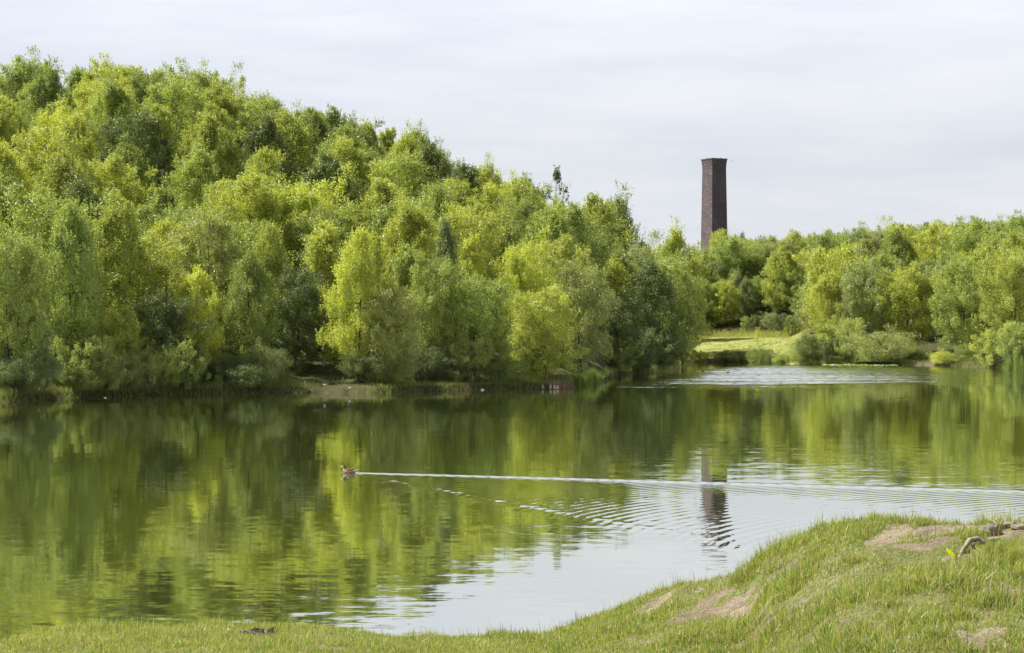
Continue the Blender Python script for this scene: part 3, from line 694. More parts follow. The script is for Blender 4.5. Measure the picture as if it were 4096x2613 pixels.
# ------------------------------------------------------------------ chimney
m, t, out = material('dark_brick')
tcn = t.add('ShaderNodeTexCoord').outputs['Object']; 
bt = t.add('ShaderNodeTexBrick', ins={'Scale': 1.0, 'Mortar Size': 0.012, 'Brick Width': 0.30, 'Row Height': 0.11, 'Color1': (0, 0, 0, 1), 'Color2': (1, 1, 1, 1), 'Mortar': (0.5, 0.5, 0.5, 1), 'Bias': 0.0})
sp = t.add('ShaderNodeSeparateXYZ'); t.ln(tcn, sp.inputs[0])
cb = t.add('ShaderNodeCombineXYZ'); t.ln(t.math('ADD', sp.outputs[0], t.math('MULTIPLY', sp.outputs[1], 1.003)), cb.inputs[0]); t.ln(sp.outputs[2], cb.inputs[1]); t.ln(cb.outputs[0], bt.inputs['Vector'])
big = t.noise(tcn, 0.28, 4, 0.6)
base = t.ramp(bt.outputs['Color'], [(0.0, (0.040, 0.038, 0.046)), (0.5, (0.060, 0.054, 0.062)), (0.88, (0.080, 0.066, 0.068)), (0.97, (0.14, 0.08, 0.06)), (1.0, (0.22, 0.18, 0.16))])
base = t.mix(0.75, base, t.ramp(big, [(0.3, (1.15, 1.12, 1.2)), (0.7, (2.3, 1.95, 1.75))]), 'MULTIPLY')
spk = t.noise(tcn, 7.0, 3, 0.6)
base = t.mix(t.math('MULTIPLY', t.smooth(spk, 0.62, 0.70), t.smooth(big, 0.40, 0.6)), base, (0.26, 0.17, 0.13))
pb = t.add('ShaderNodeBsdfPrincipled', ins={'Roughness': 0.85}); t.ln(base, pb.inputs['Base Color']); t.ln(pb.outputs[0], out.inputs[0]); BRICK = m
CAPM = plain('weathered_coping', (0.13, 0.13, 0.11), (0.22, 0.22, 0.18), 3, 0.9)
CD = 450.0; CX = (2843.5 - 2048) / F * CD; CG = 6.0
ch = link('chimney', None, None, (CX + 0.75, CD, CG), 0)
tag(ch, 'tall square dark brick chimney with flared top rising behind the trees', 'chimney')
def sq(s, z, rot=R(-30)):
    # faces: one turned 30 degrees to the right of the viewer, one 60 degrees to the left
    return [(s / 2 * math.sqrt(2) * math.cos(rot + math.pi / 4 + i * math.pi / 2 + R(60)), s / 2 * math.sqrt(2) * math.sin(rot + math.pi / 4 + i * math.pi / 2 + R(60)), z) for i in range(4)]
ztop = CAMZ + (HOR - 640) * CD / F - CG
zs = [0, ztop - 2.2, ztop - 1.7, ztop - 1.0, ztop - 0.45, ztop]
ss = [4.80, 3.84, 3.86, 3.95, 4.08, 4.20]
mb = MB(); mb.loft([sq(s, z) for s, z in zip(ss, zs)], cap=False)
link('shaft', mb.mesh('shaft', [BRICK], False), ch)
mb = MB(); mb.loft([sq(4.32, ztop), sq(4.36, ztop + .12), sq(4.36, ztop + .2), sq(4.25, ztop + .24), sq(2.6, ztop + .24), sq(2.6, ztop - .5)], cap=False)
link('coping', mb.mesh('coping', [CAPM], False), ch)

# ------------------------------------------------------------------ birds
def loft_path(centres, radii, k=12, side=Vector((0, 1, 0))):
    rings = []; n = len(centres)
    for i, c in enumerate(centres):
        c = Vector(c); d = (Vector(centres[min(i + 1, n - 1)]) - Vector(centres[max(i - 1, 0)])).normalized()
        up = side.cross(d).normalized() * -1; ra, rb = radii[i]
        rings.append([c + side * ra * math.cos(2 * math.pi * j / k) + up * rb * math.sin(2 * math.pi * j / k) for j in range(k)])
    return rings
m, t, out = material('mallard_plumage')
tcn = t.add('ShaderNodeTexCoord').outputs['Object']; sp = t.add('ShaderNodeSeparateXYZ'); t.ln(tcn, sp.inputs[0])
wv = t.add('ShaderNodeTexVoronoi', ins={'Scale': 34.0}); t.ln(t.mapping(tcn, (0.8, 1, 1.2)), wv.inputs['Vector'])
body = t.ramp(wv.outputs['Distance'], [(0.15, (0.07, 0.04, 0.025)), (0.45, (0.26, 0.165, 0.105)), (0.75, (0.42, 0.30, 0.20))])
hz = t.math('ADD', sp.outputs[2], t.math('MULTIPLY', sp.outputs[0], 0.0))
headf = t.math('MULTIPLY', t.smooth(sp.outputs[2], 0.135, 0.15), t.smooth(sp.outputs[0], -0.02, -0.04))
headc = t.ramp(hz, [(0.0, (0.10, 0.075, 0.055)), (0.205, (0.11, 0.085, 0.065)), (0.218, (0.010, 0.009, 0.010)), (1.0, (0.012, 0.01, 0.012))])
pb = t.add('ShaderNodeBsdfPrincipled', ins={'Roughness': 0.7}); t.ln(t.mix(headf, body, headc), pb.inputs['Base Color']); t.ln(pb.outputs[0], out.inputs[0]); PLUM = m
WINGM = plain('wing_feathers', (0.05, 0.035, 0.025), (0.24, 0.17, 0.12), 30, 0.7, 0.004)
TAILM = plain('pale_tail_feathers', (0.45, 0.38, 0.30), (0.72, 0.66, 0.58), 30, 0.7)
BILLM = plain('bill_yellow', (0.55, 0.45, 0.16), (0.75, 0.66, 0.36), 20, 0.45)
# duck in its own frame: swims towards -X
dk = link('duck', None, None, (DUCK[0], DUCK[1], 0), R(-14)); dk.scale = (1.02,) * 3
tag(dk, 'brown mallard duck with dark crown and yellow bill swimming on the lake', 'duck')
cen = [(0.215, 0, .055), (0.17, 0, .055), (0.10, 0, .055), (0.02, 0, .052), (-.06, 0, .052), (-.125, 0, .06), (-.150, 0, .095), (-.140, 0, .130), (-.137, 0, .160), (-.142, 0, .185), (-.155, 0, .205), (-.170, 0, .222), (-.185, 0, .228)]
rad_ = [(.010, .008), (.038, .026), (.074, .050), (.094, .070), (.092, .072), (.075, .068), (.050, .052), (.034, .040), (.033, .041), (.041, .050), (.044, .052), (.036, .038), (.012, .012)]
mb = MB(); mb.loft(loft_path(cen, rad_, 14)); link('body', mb.mesh('body', [PLUM]), dk)
mb = MB(); mb.loft(loft_path([(-.195, 0, .203), (-.225, 0, .193), (-.255, 0, .182), (-.272, 0, .177)], [(.016, .014), (.014, .010), (.017, .006), (.009, .003)], 10)); link('bill', mb.mesh('bill', [BILLM]), dk)
for sgn in (-1, 1):
    mb = MB(); mb.loft(loft_path([(-.075, .066 * sgn, .085), (-.02, .082 * sgn, .100), (.06, .078 * sgn, .104), (.13, .052 * sgn, .110), (.185, .022 * sgn, .118), (.215, .010 * sgn, .122)], [(.006, .015), (.016, .036), (.018, .038), (.016, .026), (.010, .012), (.003, .004)], 10))
    link('wing', mb.mesh('wing', [WINGM]), dk)
    mb = MB(); mb.tube([(-.178, .036 * sgn, .214), (-.178, .0385 * sgn, .214)], .005, 8); link('eye', mb.mesh('eye', [DARKF]), dk)
mb = MB(); mb.loft(loft_path([(.155, 0, .065), (.21, 0, .082), (.262, 0, .108), (.280, 0, .118)], [(.050, .018), (.044, .012), (.030, .007), (.010, .003)], 10)); link('tail', mb.mesh('tail', [TAILM]), dk)
# two dark water birds far off
cb_me = MB(); cb_me.loft(loft_path([(.17, 0, .07), (.10, 0, .05), (0, 0, .05), (-.10, 0, .06), (-.13, 0, .11), (-.13, 0, .16), (-.16, 0, .185), (-.20, 0, .17)], [(.01, .01), (.06, .05), (.085, .065), (.06, .06), (.03, .035), (.025, .03), (.03, .03), (.006, .006)], 10))
cb_me = cb_me.mesh('body', [DARKF])
wb_me = MB(); wb_me.loft(loft_path([(-.19, 0, .175), (-.235, 0, .165)], [(.012, .010), (.004, .003)], 8)); wb_me = wb_me.mesh('bill', [WHITE])
for (u, y, lab, rz) in [(2812, 1487, 'dark water bird nearest the wooded point', 0.2), (2911, 1492, 'dark water bird out on the silvery ruffled water', 3.0)]:
    D = CAMZ * F / (y - HOR); o = link('water_bird', None, None, ((u - 2048) / F * D, D, 0), rz); tag(o, lab, 'bird', 'dark water birds on the far water')
    link('body', cb_me, o); link('bill', wb_me, o)
# pigeons on the chimney top
for (dxp, lab) in [(-30, 'leftmost bird perched on the chimney\'s rim'), (-16, 'bird perched on the rim just left of the chimney\'s near corner'), (24, 'bird perched on the right side of the chimney\'s rim')]:
    o = link('perched_bird', None, None, (ch.location.x + dxp / F * CD, CD - 1.9 + abs(dxp) * 0.02, CG + ztop + .22), 0.4); tag(o, lab, 'bird', 'birds perched on the chimney')
    link('body', cb_me, o)
# a bird in flight right of the chimney
o = link('flying_bird', None, None, ((2929 - 2048) / F * 400, 400, CAMZ + (HOR - 645) * 400 / F), 0.3); o.scale = (.5,) * 3; tag(o, 'tiny dark bird flying right of the chimney top', 'bird'); link('body', cb_me, o)
mb = MB(); mb.loft([[(-.1, 0, .12), (.1, 0, .12), (.1, 0, .14), (-.1, 0, .14)], [(-.08, .3, .28), (.08, .3, .28), (.08, .3, .30), (-.08, .3, .30)], [(.02, .6, .2), (.08, .6, .2), (.08, .6, .21), (.02, .6, .21)]])
mb.loft([[(-.1, 0, .12), (.1, 0, .12), (.1, 0, .14), (-.1, 0, .14)], [(-.08, -.3, .28), (.08, -.3, .28), (.08, -.3, .30), (-.08, -.3, .30)], [(.02, -.6, .2), (.08, -.6, .2), (.08, -.6, .21), (.02, -.6, .21)]])
link('wings', mb.mesh('wings', [DARKF]), o)

# ------------------------------------------------------------------ posts, log, litter, tables
pm = MB()
for a in range(1): pm.loft([[(r * math.cos(i * math.pi / 5), r * math.sin(i * math.pi / 5), z) for i in range(10)] for r, z in ((.075, -1.0), (.075, .30), (.068, .325))])
pm = pm.mesh('post_shaft', [WOOD], False)
pc = MB().loft([[(r * math.cos(i * math.pi / 5), r * math.sin(i * math.pi / 5), z) for i in range(10)] for r, z in ((.084, -0.02), (.084, .03), (.078, .05))]).mesh('post_collar', [DARKF], False)
for (u, y, k, lab) in [(2171, 1558, 1.0, 'leftmost wooden post in the water, standing apart from the other three'), (2203, 1558, 1.02, 'wooden post in the water, second from the left of four'), (2219, 1559, 0.98, 'wooden post in the water between the second and the shortest'), (2231, 1558, 0.82, 'shortest and rightmost of the four wooden posts in the water')]:
    D = CAMZ * F / (y - HOR); o = link('wooden_post', None, None, ((u - 2048) / F * D, D, 0), random.random()); o.scale = (1, 1, k)
    tag(o, lab, 'post', 'wooden posts standing in the water'); link('shaft', pm, o); link('collar', pc, o)
D = float(shore_d(2385)) - 1.0
lg = MB(); lg.loft(loft_path([(-.48, 0, .01), (-.40, 0, .03), (-.1, .02, .06), (.1, 0, .05), (.3, .03, .07), (.46, 0, .04), (.5, 0, .02)], [(.03, .02), (.09, .06), (.13, .09), (.09, .06), (.12, .09), (.09, .06), (.03, .02)], 9))
lg.tube([(.35, 0, .1), (.55, .03, .16), (.8, 0, .08)], [.03, .02, .01], 5)
o = link('floating_log', lg.mesh('floating_log', [DEADWOOD]), None, ((2385 - 2048) / F * D, D - .6, 0), 0.05); tag(o, 'pale bleached log lying in the water at the foot of the reeds', 'log')
def litter(name, u, y, mb, mat, lab, cat, z=0.0, rz=0.3):
    D = (CAMZ - z) * F / (y - HOR); o = link(name, mb.mesh(name, [mat]), None, ((u - 2048) / F * D, D, z), rz); tag(o, lab, cat); return o
def bottle(): return MB().loft([[(x, r * math.cos(i * math.pi / 4), .04 + r * math.sin(i * math.pi / 4)) for i in range(8)] for x, r in ((-.13, .03), (-.12, .05), (.04, .05), (.08, .02), (.13, .018))])
def rag(s): 
    return MB().loft([[(x * s, .09 * s * math.cos(i * math.pi / 3) * k, .03 + .05 * s * math.sin(i * math.pi / 3) * k) for i in range(6)] for x, k in ((-.2, .3), (-.1, 1), (.02, .7), (.1, 1.2), (.2, .4))])
litter('litter_bag', 421, 1592, rag(0.52), WHITE, 'white scrap of litter floating by the left shore', 'litter')
litter('plastic_bottle', 1931, 1561, bottle(), WHITE, 'white bottle floating between the grassy spit and the posts', 'bottle')
litter('litter_bag', 1542, 1568, rag(0.85), WHITE, 'flat white litter floating left of the grassy spit', 'litter')
litter('litter_bag', 1398, 1553, rag(0.52), WHITE, 'small white litter on the shore under the weeping birch', 'litter', 0.45)
litter('plastic_bottle', 1565, 1562, bottle(), BLUEP, 'pale blue plastic bottle at the edge of the grassy spit', 'bottle', 0.1, 1.0)
litter('litter_bag', 1298, 1540, rag(0.52), WHITE, 'white scrap lying on the bare earth landing', 'litter', 0.7)
# red cloth hanging in the dark hollow of the right bank
D = 276; o = link('red_cloth', MB().loft([[(x * w_, .03 * math.cos(z * 7), z), (x * w_ + .04, .03, z)][0:1] + [(x2 * w_, .06 + .03 * math.sin(z * 5 + x2 * 4), z) for x2 in (-.3, .3)] + [(.18 * w_, 0, z), (0, -.05, z)] for z, w_, x in ((0, .8, -.6), (.2, 1, -.6), (.45, .8, -.5), (.6, .4, -.4))]).mesh('red_cloth', [RED]), None, ((3708 - 2048) / F * D, D, CAMZ + (HOR - 1412) * D / F + 0.0), 0)
tag(o, 'rust-red cloth hanging in the dark hollow of the right bank', 'cloth')
# picnic tables
tt_ = MB()
for i in range(5): tt_.box((0, -.30 + i * .15, .74), (1.8, .14, .045))
seatm = MB().box((0, -.07, 0), (1.8, .13, .04)).box((0, .08, 0), (1.8, .13, .04)).mesh('seat', [BENCH], False)
tt_ = tt_.mesh('tabletop', [BENCH], False)
legm = MB()
legm.loft([[(-.04, -.70, 0), (.04, -.70, 0), (.04, -.60, 0), (-.04, -.60, 0)], [(-.04, -.28, .71), (.04, -.28, .71), (.04, -.18, .71), (-.04, -.18, .71)]])
legm.loft([[(-.04, .60, 0), (.04, .60, 0), (.04, .70, 0), (-.04, .70, 0)], [(-.04, .18, .71), (.04, .18, .71), (.04, .28, .71), (-.04, .28, .71)]])
legm.box((0, 0, .39), (.07, 1.5, .09)); legm = legm.mesh('leg_frame', [BENCH], False)
first = None
for (u, lab) in [(2832, 'left picnic table at the back of the lawn, partly behind the point\'s trees'), (2934, 'right picnic table at the back of the lawn, beside the leafy hedge')]:
    D = 322.0; X = (u - 2048) / F * D; zt = CAMZ + (HOR - 1353) * D / F - 0.76
    o = link('picnic_table', None, None, (X, D, float(H(X, D)) - .02), random.uniform(-.06, .06)); o.scale = (1.12, 1.12, 1.12); tag(o, lab, 'picnic table', 'picnic tables on the lawn')
    link('tabletop', tt_, o)
    for s in (-1, 1):
        link('seat', seatm, o, (0, .62 * s, .46)); link('leg', legm, o, (.65 * s, 0, 0))

# ------------------------------------------------------------------ blades: grass, reeds
def blades(X, Y, Z, L, W, lean, rng, curl=0.5):
    n = len(X); a = rng.uniform(0, 2 * math.pi, n); tw = rng.uniform(0, math.pi, n)
    dx_, dy_ = np.cos(a) * lean, np.sin(a) * lean
    wx, wy = np.cos(tw) * W / 2, np.sin(tw) * W / 2
    zz = np.sqrt(np.maximum(0.05, 1 - lean ** 2))
    P0 = np.stack([X, Y, Z], -1)
    def pt(f, b): return P0 + np.stack([dx_ * L * f * b, dy_ * L * f * b, zz * L * f * (1 - curl * lean * f * 0.6)], -1)
    M = pt(0.5, 0.55); T = pt(1.0, 1.0); Wv = np.stack([wx, wy, np.zeros(n)], -1)
    V = np.stack([P0 - Wv, P0 + Wv, M - Wv * .85, M + Wv * .85, T], 1).reshape(-1, 3)
    b = np.arange(n)[:, None] * 5
    return V, b + np.array([[0, 1, 3, 2]]), b + np.array([[2, 3, 4]])
def scatter(n, u0, u1, D0, D1, rng):
    # even over the ground area between two depths
    D = np.sqrt(rng.uniform(D0 ** 2, D1 ** 2, n)); u = rng.uniform(u0, u1, n); return u, (u - 2048) / F * D, D
rng = np.random.default_rng(11)
parts = []
def rgt_(u): return sst(2300, 3000, u)
for (n, u0, u1, D0, D1) in [(400000, -150, 2250, 19.0, 30.6), (430000, 2100, 4250, 16.5, 28.6), (150000, 4250, 6600, 15.0, 24.5), (90000, 3000, 6600, 11.0, 16.5), (70000, -1700, -150, 20.0, 29.0)]:
    u, X, Y = scatter(n, u0, u1, D0, D1, rng)
    Dc, zc = crest(u)
    e = earth(X, Y); z = H(X, Y)
    tuft = fbm(X * 1.6, Y * 1.6, 31, 3); tuf2 = vnoise(X * 5.5, Y * 5.5, 33)
    edge_ = np.exp(-((Y - Dc + 0.1) / 0.45) ** 2)
    keep = (z > 0.05) & (Y < Dc + 0.35) & (rng.uniform(0, 1, n) > e ** 1.5 * 0.96) & (rng.uniform(0, 1, n) < (0.34 + 1.4 * sst(.3, .75, tuft) * (0.25 + tuf2)) * (1 - .25 * rgt_(u)) + .35 * (1 - rgt_(u)))
    rgt = sst(2300, 3000, u)
    L = (0.035 + 0.05 * rng.uniform(0, 1, n)) * (0.7 + 0.9 * sst(.4, .7, tuft)) * (1 + 0.7 * tuf2 * rgt) * (1 - 0.5 * e)
    L = L * (1 + 0.55 * edge_) + (rng.uniform(0, 1, n) < 0.012) * rng.uniform(.05, .16, n) + (sst(.58, .72, fbm(X * 1.1 + 5, Y * 1.1, 51, 2)) * rgt) * rng.uniform(0, .14, n)
    # longest grass on the small bluff at the right
    L += sst(3700, 3950, u) * np.exp(-((Y - 20.8) / 1.2) ** 2) * rng.uniform(0, .16, n)
    L *= 0.5 + 0.85 * rng.uniform(0, 1, n) ** 1.7
    W = 0.005 + 0.005 * rng.uniform(0, 1, n)
    lean = np.clip(np.abs(rng.normal(0.5, 0.33, n)), 0.02, 0.95)
    wl = rng.uniform(0, 1, n) < 0.05; W = np.where(wl, .018, W); L = np.where(wl, rng.uniform(.02, .045, n), L); lean = np.where(wl, .8, lean)   # clover and other broad little leaves
    k = keep
    parts.append(blades(X[k], Y[k], z[k] - 0.008, L[k], W[k], lean[k], rng))
for (u, y, nb_, Lt, sp_) in [(2655, 2345, 420, .20, .16), (2740, 2322, 260, .15, .14), (2590, 2385, 200, .12, .12), (2330, 2480, 220, .10, .12), (2240, 2520, 200, .09, .12), (2950, 2285, 200, .12, .14), (3120, 2190, 260, .12, .14), (3290, 2105, 220, .10, .14), (3400, 2085, 260, .12, .16), (3500, 2085, 300, .13, .18), (3590, 2090, 240, .12, .16), (3700, 2095, 160, .09, .12), (4055, 2098, 260, .16, .12), (3985, 2230, 500, .22, .22), (4060, 2260, 500, .24, .22), (3900, 2300, 450, .18, .25), (4090, 2330, 400, .2, .2), (3690, 2340, 350, .14, .22), (3560, 2420, 350, .12, .22), (3850, 2480, 400, .15, .22), (3720, 2570, 450, .17, .22), (3300, 2540, 350, .13, .22), (3080, 2560, 300, .12, .2), (2880, 2570, 300, .12, .2), (2780, 2520, 240, .1, .18), (3150, 2390, 260, .11, .16), (3420, 2250, 260, .10, .18), (3960, 2420, 300, .15, .2), (3240, 2230, 240, .1, .16), (1750, 2535, 300, .10, .3), (1950, 2535, 340, .11, .35), (250, 2545, 300, .09, .3), (1080, 2515, 240, .09, .25), (650, 2520, 200, .08, .25)]:
    X0, Y0, _ = ground_at(u, y); a_ = rng.uniform(0, 6.28, nb_); r_ = np.abs(rng.normal(0, sp_ * .5, nb_)); X = X0 + r_ * np.cos(a_); Y = Y0 + r_ * np.sin(a_)
    parts.append(blades(X, Y, H(X, Y) - .01, Lt * rng.uniform(.4, 1.25, nb_), rng.uniform(.005, .010, nb_), np.clip(np.abs(rng.normal(.42, .25, nb_)), .02, .92), rng))
# dry seed stalks along the bank edge
u = np.concatenate([rng.uniform(0, 1400, 90), rng.uniform(1700, 4100, 150)]); Dc, zc = crest(u); Y = Dc - np.abs(rng.normal(0, .35, len(u))); X = (u - 2048) / F * Y
parts.append(blades(X, Y, H(X, Y), rng.uniform(.12, .34, len(u)), np.full(len(u), .004), np.clip(np.abs(rng.normal(.35, .2, len(u))), 0, .8), rng))
def joinb(parts):
    V, Q_, T_, off = [], [], [], 0
    for v_, q_, t_ in parts: V.append(v_); Q_.append(q_ + off); T_.append(t_ + off); off += len(v_)
    return np.concatenate(V), np.concatenate(Q_), np.concatenate(T_)
V, Q_, T_ = joinb(parts); print('grass blades', len(T_))
o = link('grass', mesh_np('grass', V, Q_, T_, [GRASS])); tag(o, 'short tufted green grass covering the near bank', 'grass', kind='stuff')
# far banks
parts = []
n = 60000; u = rng.uniform(-330, 2745, n); Ds = shore_d(u); dd = rng.uniform(0, 1, n) ** 1.8 * 6 - 0.6; Y = Ds + dd; X = (u - 2048) / F * Y; z = H(X, Y)
cl = fbm(X * .5, Y * .5, 71, 3)
bare = sst(1130, 1220, u) * (1 - sst(1480, 1560, u)) * (vnoise(X * .8, Y * .8, 61) > .4)
k = (z > -0.4) & (rng.uniform(0, 1, n) > bare * .93) & (rng.uniform(0, 1, n) < .2 + 1.3 * cl)
L = rng.uniform(.18, .55, n) * (0.5 + 1.2 * cl) * (1 - .45 * sst(1200, 1500, u) * (1 - sst(1900, 2000, u)))
parts.append(blades(X[k], Y[k], z[k], L[k], np.full(k.sum(), .022), np.clip(np.abs(rng.normal(.3, .2, k.sum())), 0, .85), rng))
n = 22000; u = rng.uniform(3150, 4200, n); Ds = shore_d(u); Y = Ds + rng.uniform(0, 1, n) ** 1.4 * 7 - .2; X = (u - 2048) / F * Y; z = H(X, Y)
bare = sst(3640, 3665, u) * (1 - sst(3730, 3755, u)); k = (z > 0) & (rng.uniform(0, 1, n) > bare * .9)
parts.append(blades(X[k], Y[k], z[k], rng.uniform(.2, .6, k.sum()), np.full(k.sum(), .03), np.clip(np.abs(rng.normal(.3, .2, k.sum())), 0, .85), rng))
V, Q_, T_ = joinb(parts); o = link('bank_grass', mesh_np('bank_grass', V, Q_, T_, [BANKG])); tag(o, 'rough grass fringing the far shores under the trees', 'grass', kind='stuff')
n = 60000; u = rng.uniform(2600, 3230, n); Ds = shore_d(u); dd = rng.uniform(0, 1, n) * 48; Y = Ds + dd; X = (u - 2048) / F * Y; z = H(X, Y)
k = (z > 0) & (rng.uniform(0, 1, n) < .3 + .9 * fbm(X * .4, Y * .4, 91, 3)) & ~((u > 2770) & (u < 2890) & (dd < 1.4))
edge_ = (1 - sst(1.5, 4.5, dd)); back_ = sst(41, 44, dd)
L = rng.uniform(.06, .16, n) + edge_ * rng.uniform(.1, .4, n) + back_ * rng.uniform(.2, 1.3, n)
V, Q_, T_ = blades(X[k], Y[k], z[k], L[k], np.full(k.sum(), .035), np.clip(np.abs(rng.normal(.3, .2, k.sum())), 0, .85), rng)
o = link('lawn_grass', mesh_np('lawn_grass', V, Q_, T_, [LAWNG])); tag(o, 'sunlit yellow-green grass of the lawn by the far shore', 'grass', kind='stuff')
# reeds
def reeds(name, u, D, n, hgt_, spread, mat, lab, wd=.03, leanm=.18, group=None, z=None):
    X0 = (u - 2048) / F * D; Z0 = float(H(X0, D)) if z is None else z
    X = rng.normal(0, spread, n); Y = rng.normal(0, spread * .5, n); L = hgt_ * rng.uniform(.5, 1.05, n)
    V, Q_, T_ = blades(X, Y, np.full(n, -.1), L, np.full(n, wd), np.clip(np.abs(rng.normal(leanm, leanm * .6, n)), 0, .9), rng)
    o = link(name, mesh_np(name, V, Q_, T_, [mat]), None, (X0, D, Z0)); tag(o, lab, 'reeds' if 'reed' in name else 'rushes', group); return o
GR = 'reed clumps by the log'
reeds('reed_clump', 2310, float(shore_d(2310)) - .3, 420, 1.5, .55, REED, 'broad left part of the tall green reeds near the posts', group=GR, z=0)
reeds('reed_clump', 2365, float(shore_d(2365)) - .5, 320, 1.75, .28, REED, 'tallest upright reeds directly behind the floating log', group=GR, z=0)
reeds('reed_clump', 2402, float(shore_d(2402)) - .9, 55, 1.5, .10, REED, 'arching long-leaved reeds leaning right over the floating log', .04, .5, group=GR, z=0)
reeds('rush_clump', 2240, float(shore_d(2240)) - .2, 500, 0.95, .6, RUSH, 'brownish rush clump just right behind the four posts', .02, .4, z=0)
reeds('reed_clump', 1850, float(shore_d(1850)) + .3, 60, .75, .25, RUSH, 'small tuft of dry reeds at the tip of the grassy spit', .025, .2, z=.05)
D1 = CAMZ * F / (1482 - HOR)
reeds('reed_clump', 4030, D1, 24, 1.9, .22, REED, 'thin left-hand reeds at the right border of the lake', .05, .12, 'reeds at the right border', z=0)
reeds('reed_clump', 4080, D1, 60, 2.2, .35, REED, 'thick tall reeds touching the right border of the photo', .055, .12, 'reeds at the right border', z=0)
# pink willowherb on the left shore
D = float(shore_d(875)) + .2; X = (875 - 2048) / F * D
o = link('willowherb', None, None, (X, D, .1)); tag(o, 'tall pink-flowered plant at the left water\'s edge', 'plant')
mb = MB()
for i in range(5): mb.tube([(i * .12 - .24, 0, 0), (i * .12 - .24 + rng.normal(0, .05), 0, 1.2 + .25 * (i % 3))], [.012, .006], 5)
link('stem', mb.mesh('stem', [REED]), o)
C_ = np.stack([rng.uniform(-.3, .3, 260), rng.normal(0, .06, 260), rng.uniform(.1, 1.2, 260)], -1); N_ = rng.normal(size=(260, 3)); N_ /= np.linalg.norm(N_, axis=1, keepdims=True)
link('leaves', leaves_mesh(C_, N_, .12, rng, LM['fresh green'], 'leaves', .35), o)
C_ = np.stack([rng.choice([-.12, 0, .12], 36) + rng.normal(0, .03, 36), rng.normal(0, .03, 36), rng.uniform(1.2, 1.7, 36)], -1); N_ = rng.normal(size=(36, 3)); N_ /= np.linalg.norm(N_, axis=1, keepdims=True)
link('flowers', leaves_mesh(C_, N_, .06, rng, PINKF, 'flowers', .8), o)
# water lilies
V, Q_, T_ = [], [], []; nb = 0
FV, FT = [], []; nf = 0
for i in range(420):
    u = rng.uniform(3290, 3590); y = 1461.5 + rng.normal(0, 1.3) + (u - 3290) * .007; D = CAMZ * F / (y - HOR); X = (u - 2048) / F * D; r = rng.uniform(.10, .2); tz = rng.uniform(0.01, .09)
    k = 9; a0 = rng.uniform(0, 6.28); ti = rng.normal(0, .25, 2)
    V.append((X, D, tz)); 
    for j in range(k): 
        a = a0 + .3 + j * (6.28 - .6) / (k - 1); V.append((X + r * math.cos(a), D + r * math.sin(a), tz + r * (ti[0] * math.cos(a) + ti[1] * math.sin(a)) * .6 + .012))
    for j in range(k - 1): T_.append((nb, nb + 1 + j, nb + 2 + j))
    nb += k + 1
    if rng.uniform() < .16:
        for j in range(8):
            a = j * .785; FV += [(X, D, tz + .02), (X + .07 * math.cos(a - .3), D + .07 * math.sin(a - .3), tz + .10), (X + .07 * math.cos(a + .3), D + .07 * math.sin(a + .3), tz + .10)]
            FT.append((nf, nf + 1, nf + 2)); nf += 3
allV = V + FV; allT = T_ + [tuple(np.array(q) + nb) for q in FT]
o = link('water_lilies', mesh_np('water_lilies', allV, None, allT, [PAD, WHITE], mat_idx=[0] * len(T_) + [1] * len(FT))); tag(o, 'bright green lily pads with white flowers by the right shore', 'water lilies', kind='stuff')
# yellow flowers on the lawn bank
FV, FT = [], []; nf = 0
for (u, dd) in [(2752, .6), (2775, 2.2), (2855, 1.4), (2790, 8), (2828, 3.2), (3080, 5), (3082, 3), (2807, 5), (3135, 2)]:
    D = float(shore_d(u)) + dd; X = (u - 2048) / F * D; z = float(H(X, D)) + .5
    for q in range(6):
        cx, cy, cz = X + rng.normal(0, .07), D + rng.normal(0, .07), z + rng.normal(0, .07)
        for j in range(5):
            a = j * 1.257; FV += [(cx, cy, cz), (cx + .06 * math.cos(a - .4), cy - .02, cz + .06 * math.sin(a - .4)), (cx + .06 * math.cos(a + .4), cy - .02, cz + .06 * math.sin(a + .4))]; FT.append((nf, nf + 1, nf + 2)); nf += 3
o = link('yellow_flowers', mesh_np('yellow_flowers', FV, None, FT, [YELLOW])); tag(o, 'scattered yellow flowers in the grass at the lawn\'s water edge', 'flowers', kind='stuff')
# sapling on the lawn
D = 296; X = (3030 - 2048) / F * D; o = link('sapling', None, None, (X, D, float(H(X, D)))); tag(o, 'thin young sapling with a yellowish tip standing on the lawn', 'sapling')
link('stem', MB().tube([(0, 0, -.1), (.03, 0, 1.0), (0, 0, 2.4)], [.03, .02, .008], 6).mesh('stem', [BARK]), o)
C_ = np.stack([rng.normal(0, .26, 240), rng.normal(0, .22, 240), rng.uniform(.9, 2.5, 240)], -1); C_[:, :2] *= (1.15 - .4 * C_[:, 2:3] / 2.5); N_ = rng.normal(size=(240, 3)) + np.array([0, 0, .6]); N_ /= np.linalg.norm(N_, axis=1, keepdims=True)
link('leaves', leaves_mesh(C_, N_, .17, rng, LM['bright lime'], 'leaves', .5), o)

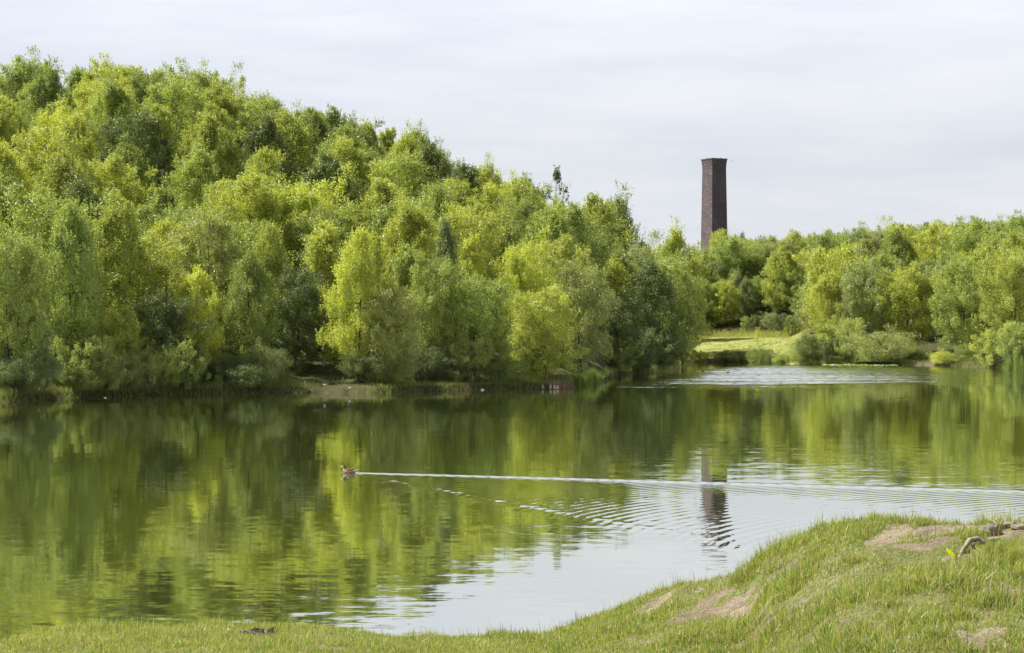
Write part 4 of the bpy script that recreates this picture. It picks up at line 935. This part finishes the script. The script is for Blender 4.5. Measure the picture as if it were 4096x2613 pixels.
# ------------------------------------------------------------------ foreground things on the right bank
def rock(name, u, y, sx_, sy_, sz_, lab, seed, sink=.3, rz=0):
    X, Y, Z = ground_at(u, y); r_ = np.random.default_rng(seed); mb = MB(); rings = []
    for i in range(14):
        ph = math.pi * (i + .3) / 14.6; ring = []
        for j in range(22):
            th = 2 * math.pi * j / 22; k = 1 + .16 * (float(vnoise(math.cos(th) * 4 + seed, math.sin(th) * 4 + i * 1.1, seed + 3)) - .5) * 2 + .25 * (float(vnoise(math.cos(th) * 1.5 + seed, math.sin(th) * 1.5 + i * .5, seed)) - .5) * 2
            ring.append((sx_ * math.sin(ph) * math.cos(th) * k, sy_ * math.sin(ph) * math.sin(th) * k, sz_ * math.cos(ph) * k))
        rings.append(ring)
    mb.loft(rings); o = link(name, mb.mesh(name, [STONE]), None, (X, Y, Z + sz_ * (1 - sink) * .5), rz); tag(o, lab, 'rock', 'rocks in the bare earth of the right bank'); return o
rock('rock', 3965, 2137, .10, .08, .085, 'angular pale rock half buried behind the bare root', 1)
rock('rock', 4035, 2108, .16, .08, .045, 'long flat rock at the bank\'s rim near the right border', 2)
rock('rock', 4078, 2116, .11, .07, .04, 'flat rock touching the right border at the bank\'s rim', 3)
rock('rock', 3975, 2165, .08, .06, .03, 'low rounded rock just above the bare root', 4)
X, Y, Z = ground_at(3885, 2192)
def gp(u, y, dz=0.0):
    x_, y_, z_ = ground_at(u, y); return (x_, y_, z_ + dz)
pth = [gp(3828, 2245, -.02), gp(3850, 2215, .03), gp(3880, 2188, .06), gp(3912, 2176, .05), gp(3940, 2178, .0), gp(3965, 2180, -.06)]
mb = MB().tube([Vector(p) - Vector((X, Y, Z)) for p in pth], [.010, .022, .032, .034, .028, .02], 9)
o = link('bare_root', mb.mesh('bare_root', [DEADWOOD]), None, (X, Y, Z)); tag(o, 'thick bleached bare root arching out of the right bank', 'root')
# broad dock leaf
X, Y, Z = ground_at(3822, 2238); o = link('dock_plant', None, None, (X, Y, Z)); tag(o, 'low plant with one broad yellow leaf below the bare root', 'plant')
def leafblade(L, W, up, side, mat, name):
    V = []; Qd = []; n = 9
    for i in range(n):
        f = i / (n - 1); w_ = W * math.sin(math.pi * min(1, f * .93 + .05)) ** .8; b = Vector((side[0] * f * L, side[1] * f * L, up * L * (f - .22 * f * f)))
        V += [tuple(b + Vector((-.8 * w_, 0, -.5 * w_))), tuple(b + Vector((0, 0.006, -.006))), tuple(b + Vector((.8 * w_, 0, .5 * w_)))]
    for i in range(n - 1): Qd += [(i * 3, i * 3 + 1, i * 3 + 4, i * 3 + 3), (i * 3 + 1, i * 3 + 2, i * 3 + 5, i * 3 + 4)]
    return link(name, mesh_np(name, V, Qd, None, [mat], True), o)
leafblade(.17, .026, .85, (-.62, -.1), DOCK, 'leaf')['label'] = 'broad yellow leaf'
leafblade(.09, .022, 1.0, (.1, 0), DOCKG, 'leaf'); leafblade(.10, .016, .5, (.8, -.2), DOCKG, 'leaf'); leafblade(.09, .016, .45, (.3, -.8), DOCKG, 'leaf')
# fire ash in the left grass
X, Y, Z = ground_at(1040, 2540); V = []; T_ = []; nb = 0
for i in range(170):
    a = rng.uniform(0, 6.28); r = rng.uniform(0, 1) ** .6; cx, cy = r * .22 * math.cos(a), r * .42 * math.sin(a); cz = float(H(X + cx, Y + cy)) - Z + rng.uniform(0.005, .035); s = rng.uniform(.008, .03)
    p = rng.normal(0, 1, (4, 3)) * s; V += [tuple(np.array((cx, cy, cz)) + q) for q in p]; T_ += [(nb, nb + 1, nb + 2), (nb, nb + 2, nb + 3), (nb, nb + 3, nb + 1), (nb + 1, nb + 3, nb + 2)]; nb += 4
o = link('ash_heap', mesh_np('ash_heap', V, None, T_, [ASH]), None, (X, Y, Z)); tag(o, 'dark remains of a small fire in the left grass', 'ash', kind='stuff')
rock('rock', 968, 2532, .05, .04, .035, 'small grey stone beside the fire remains in the left grass', 7)['group'] = 'small stones'
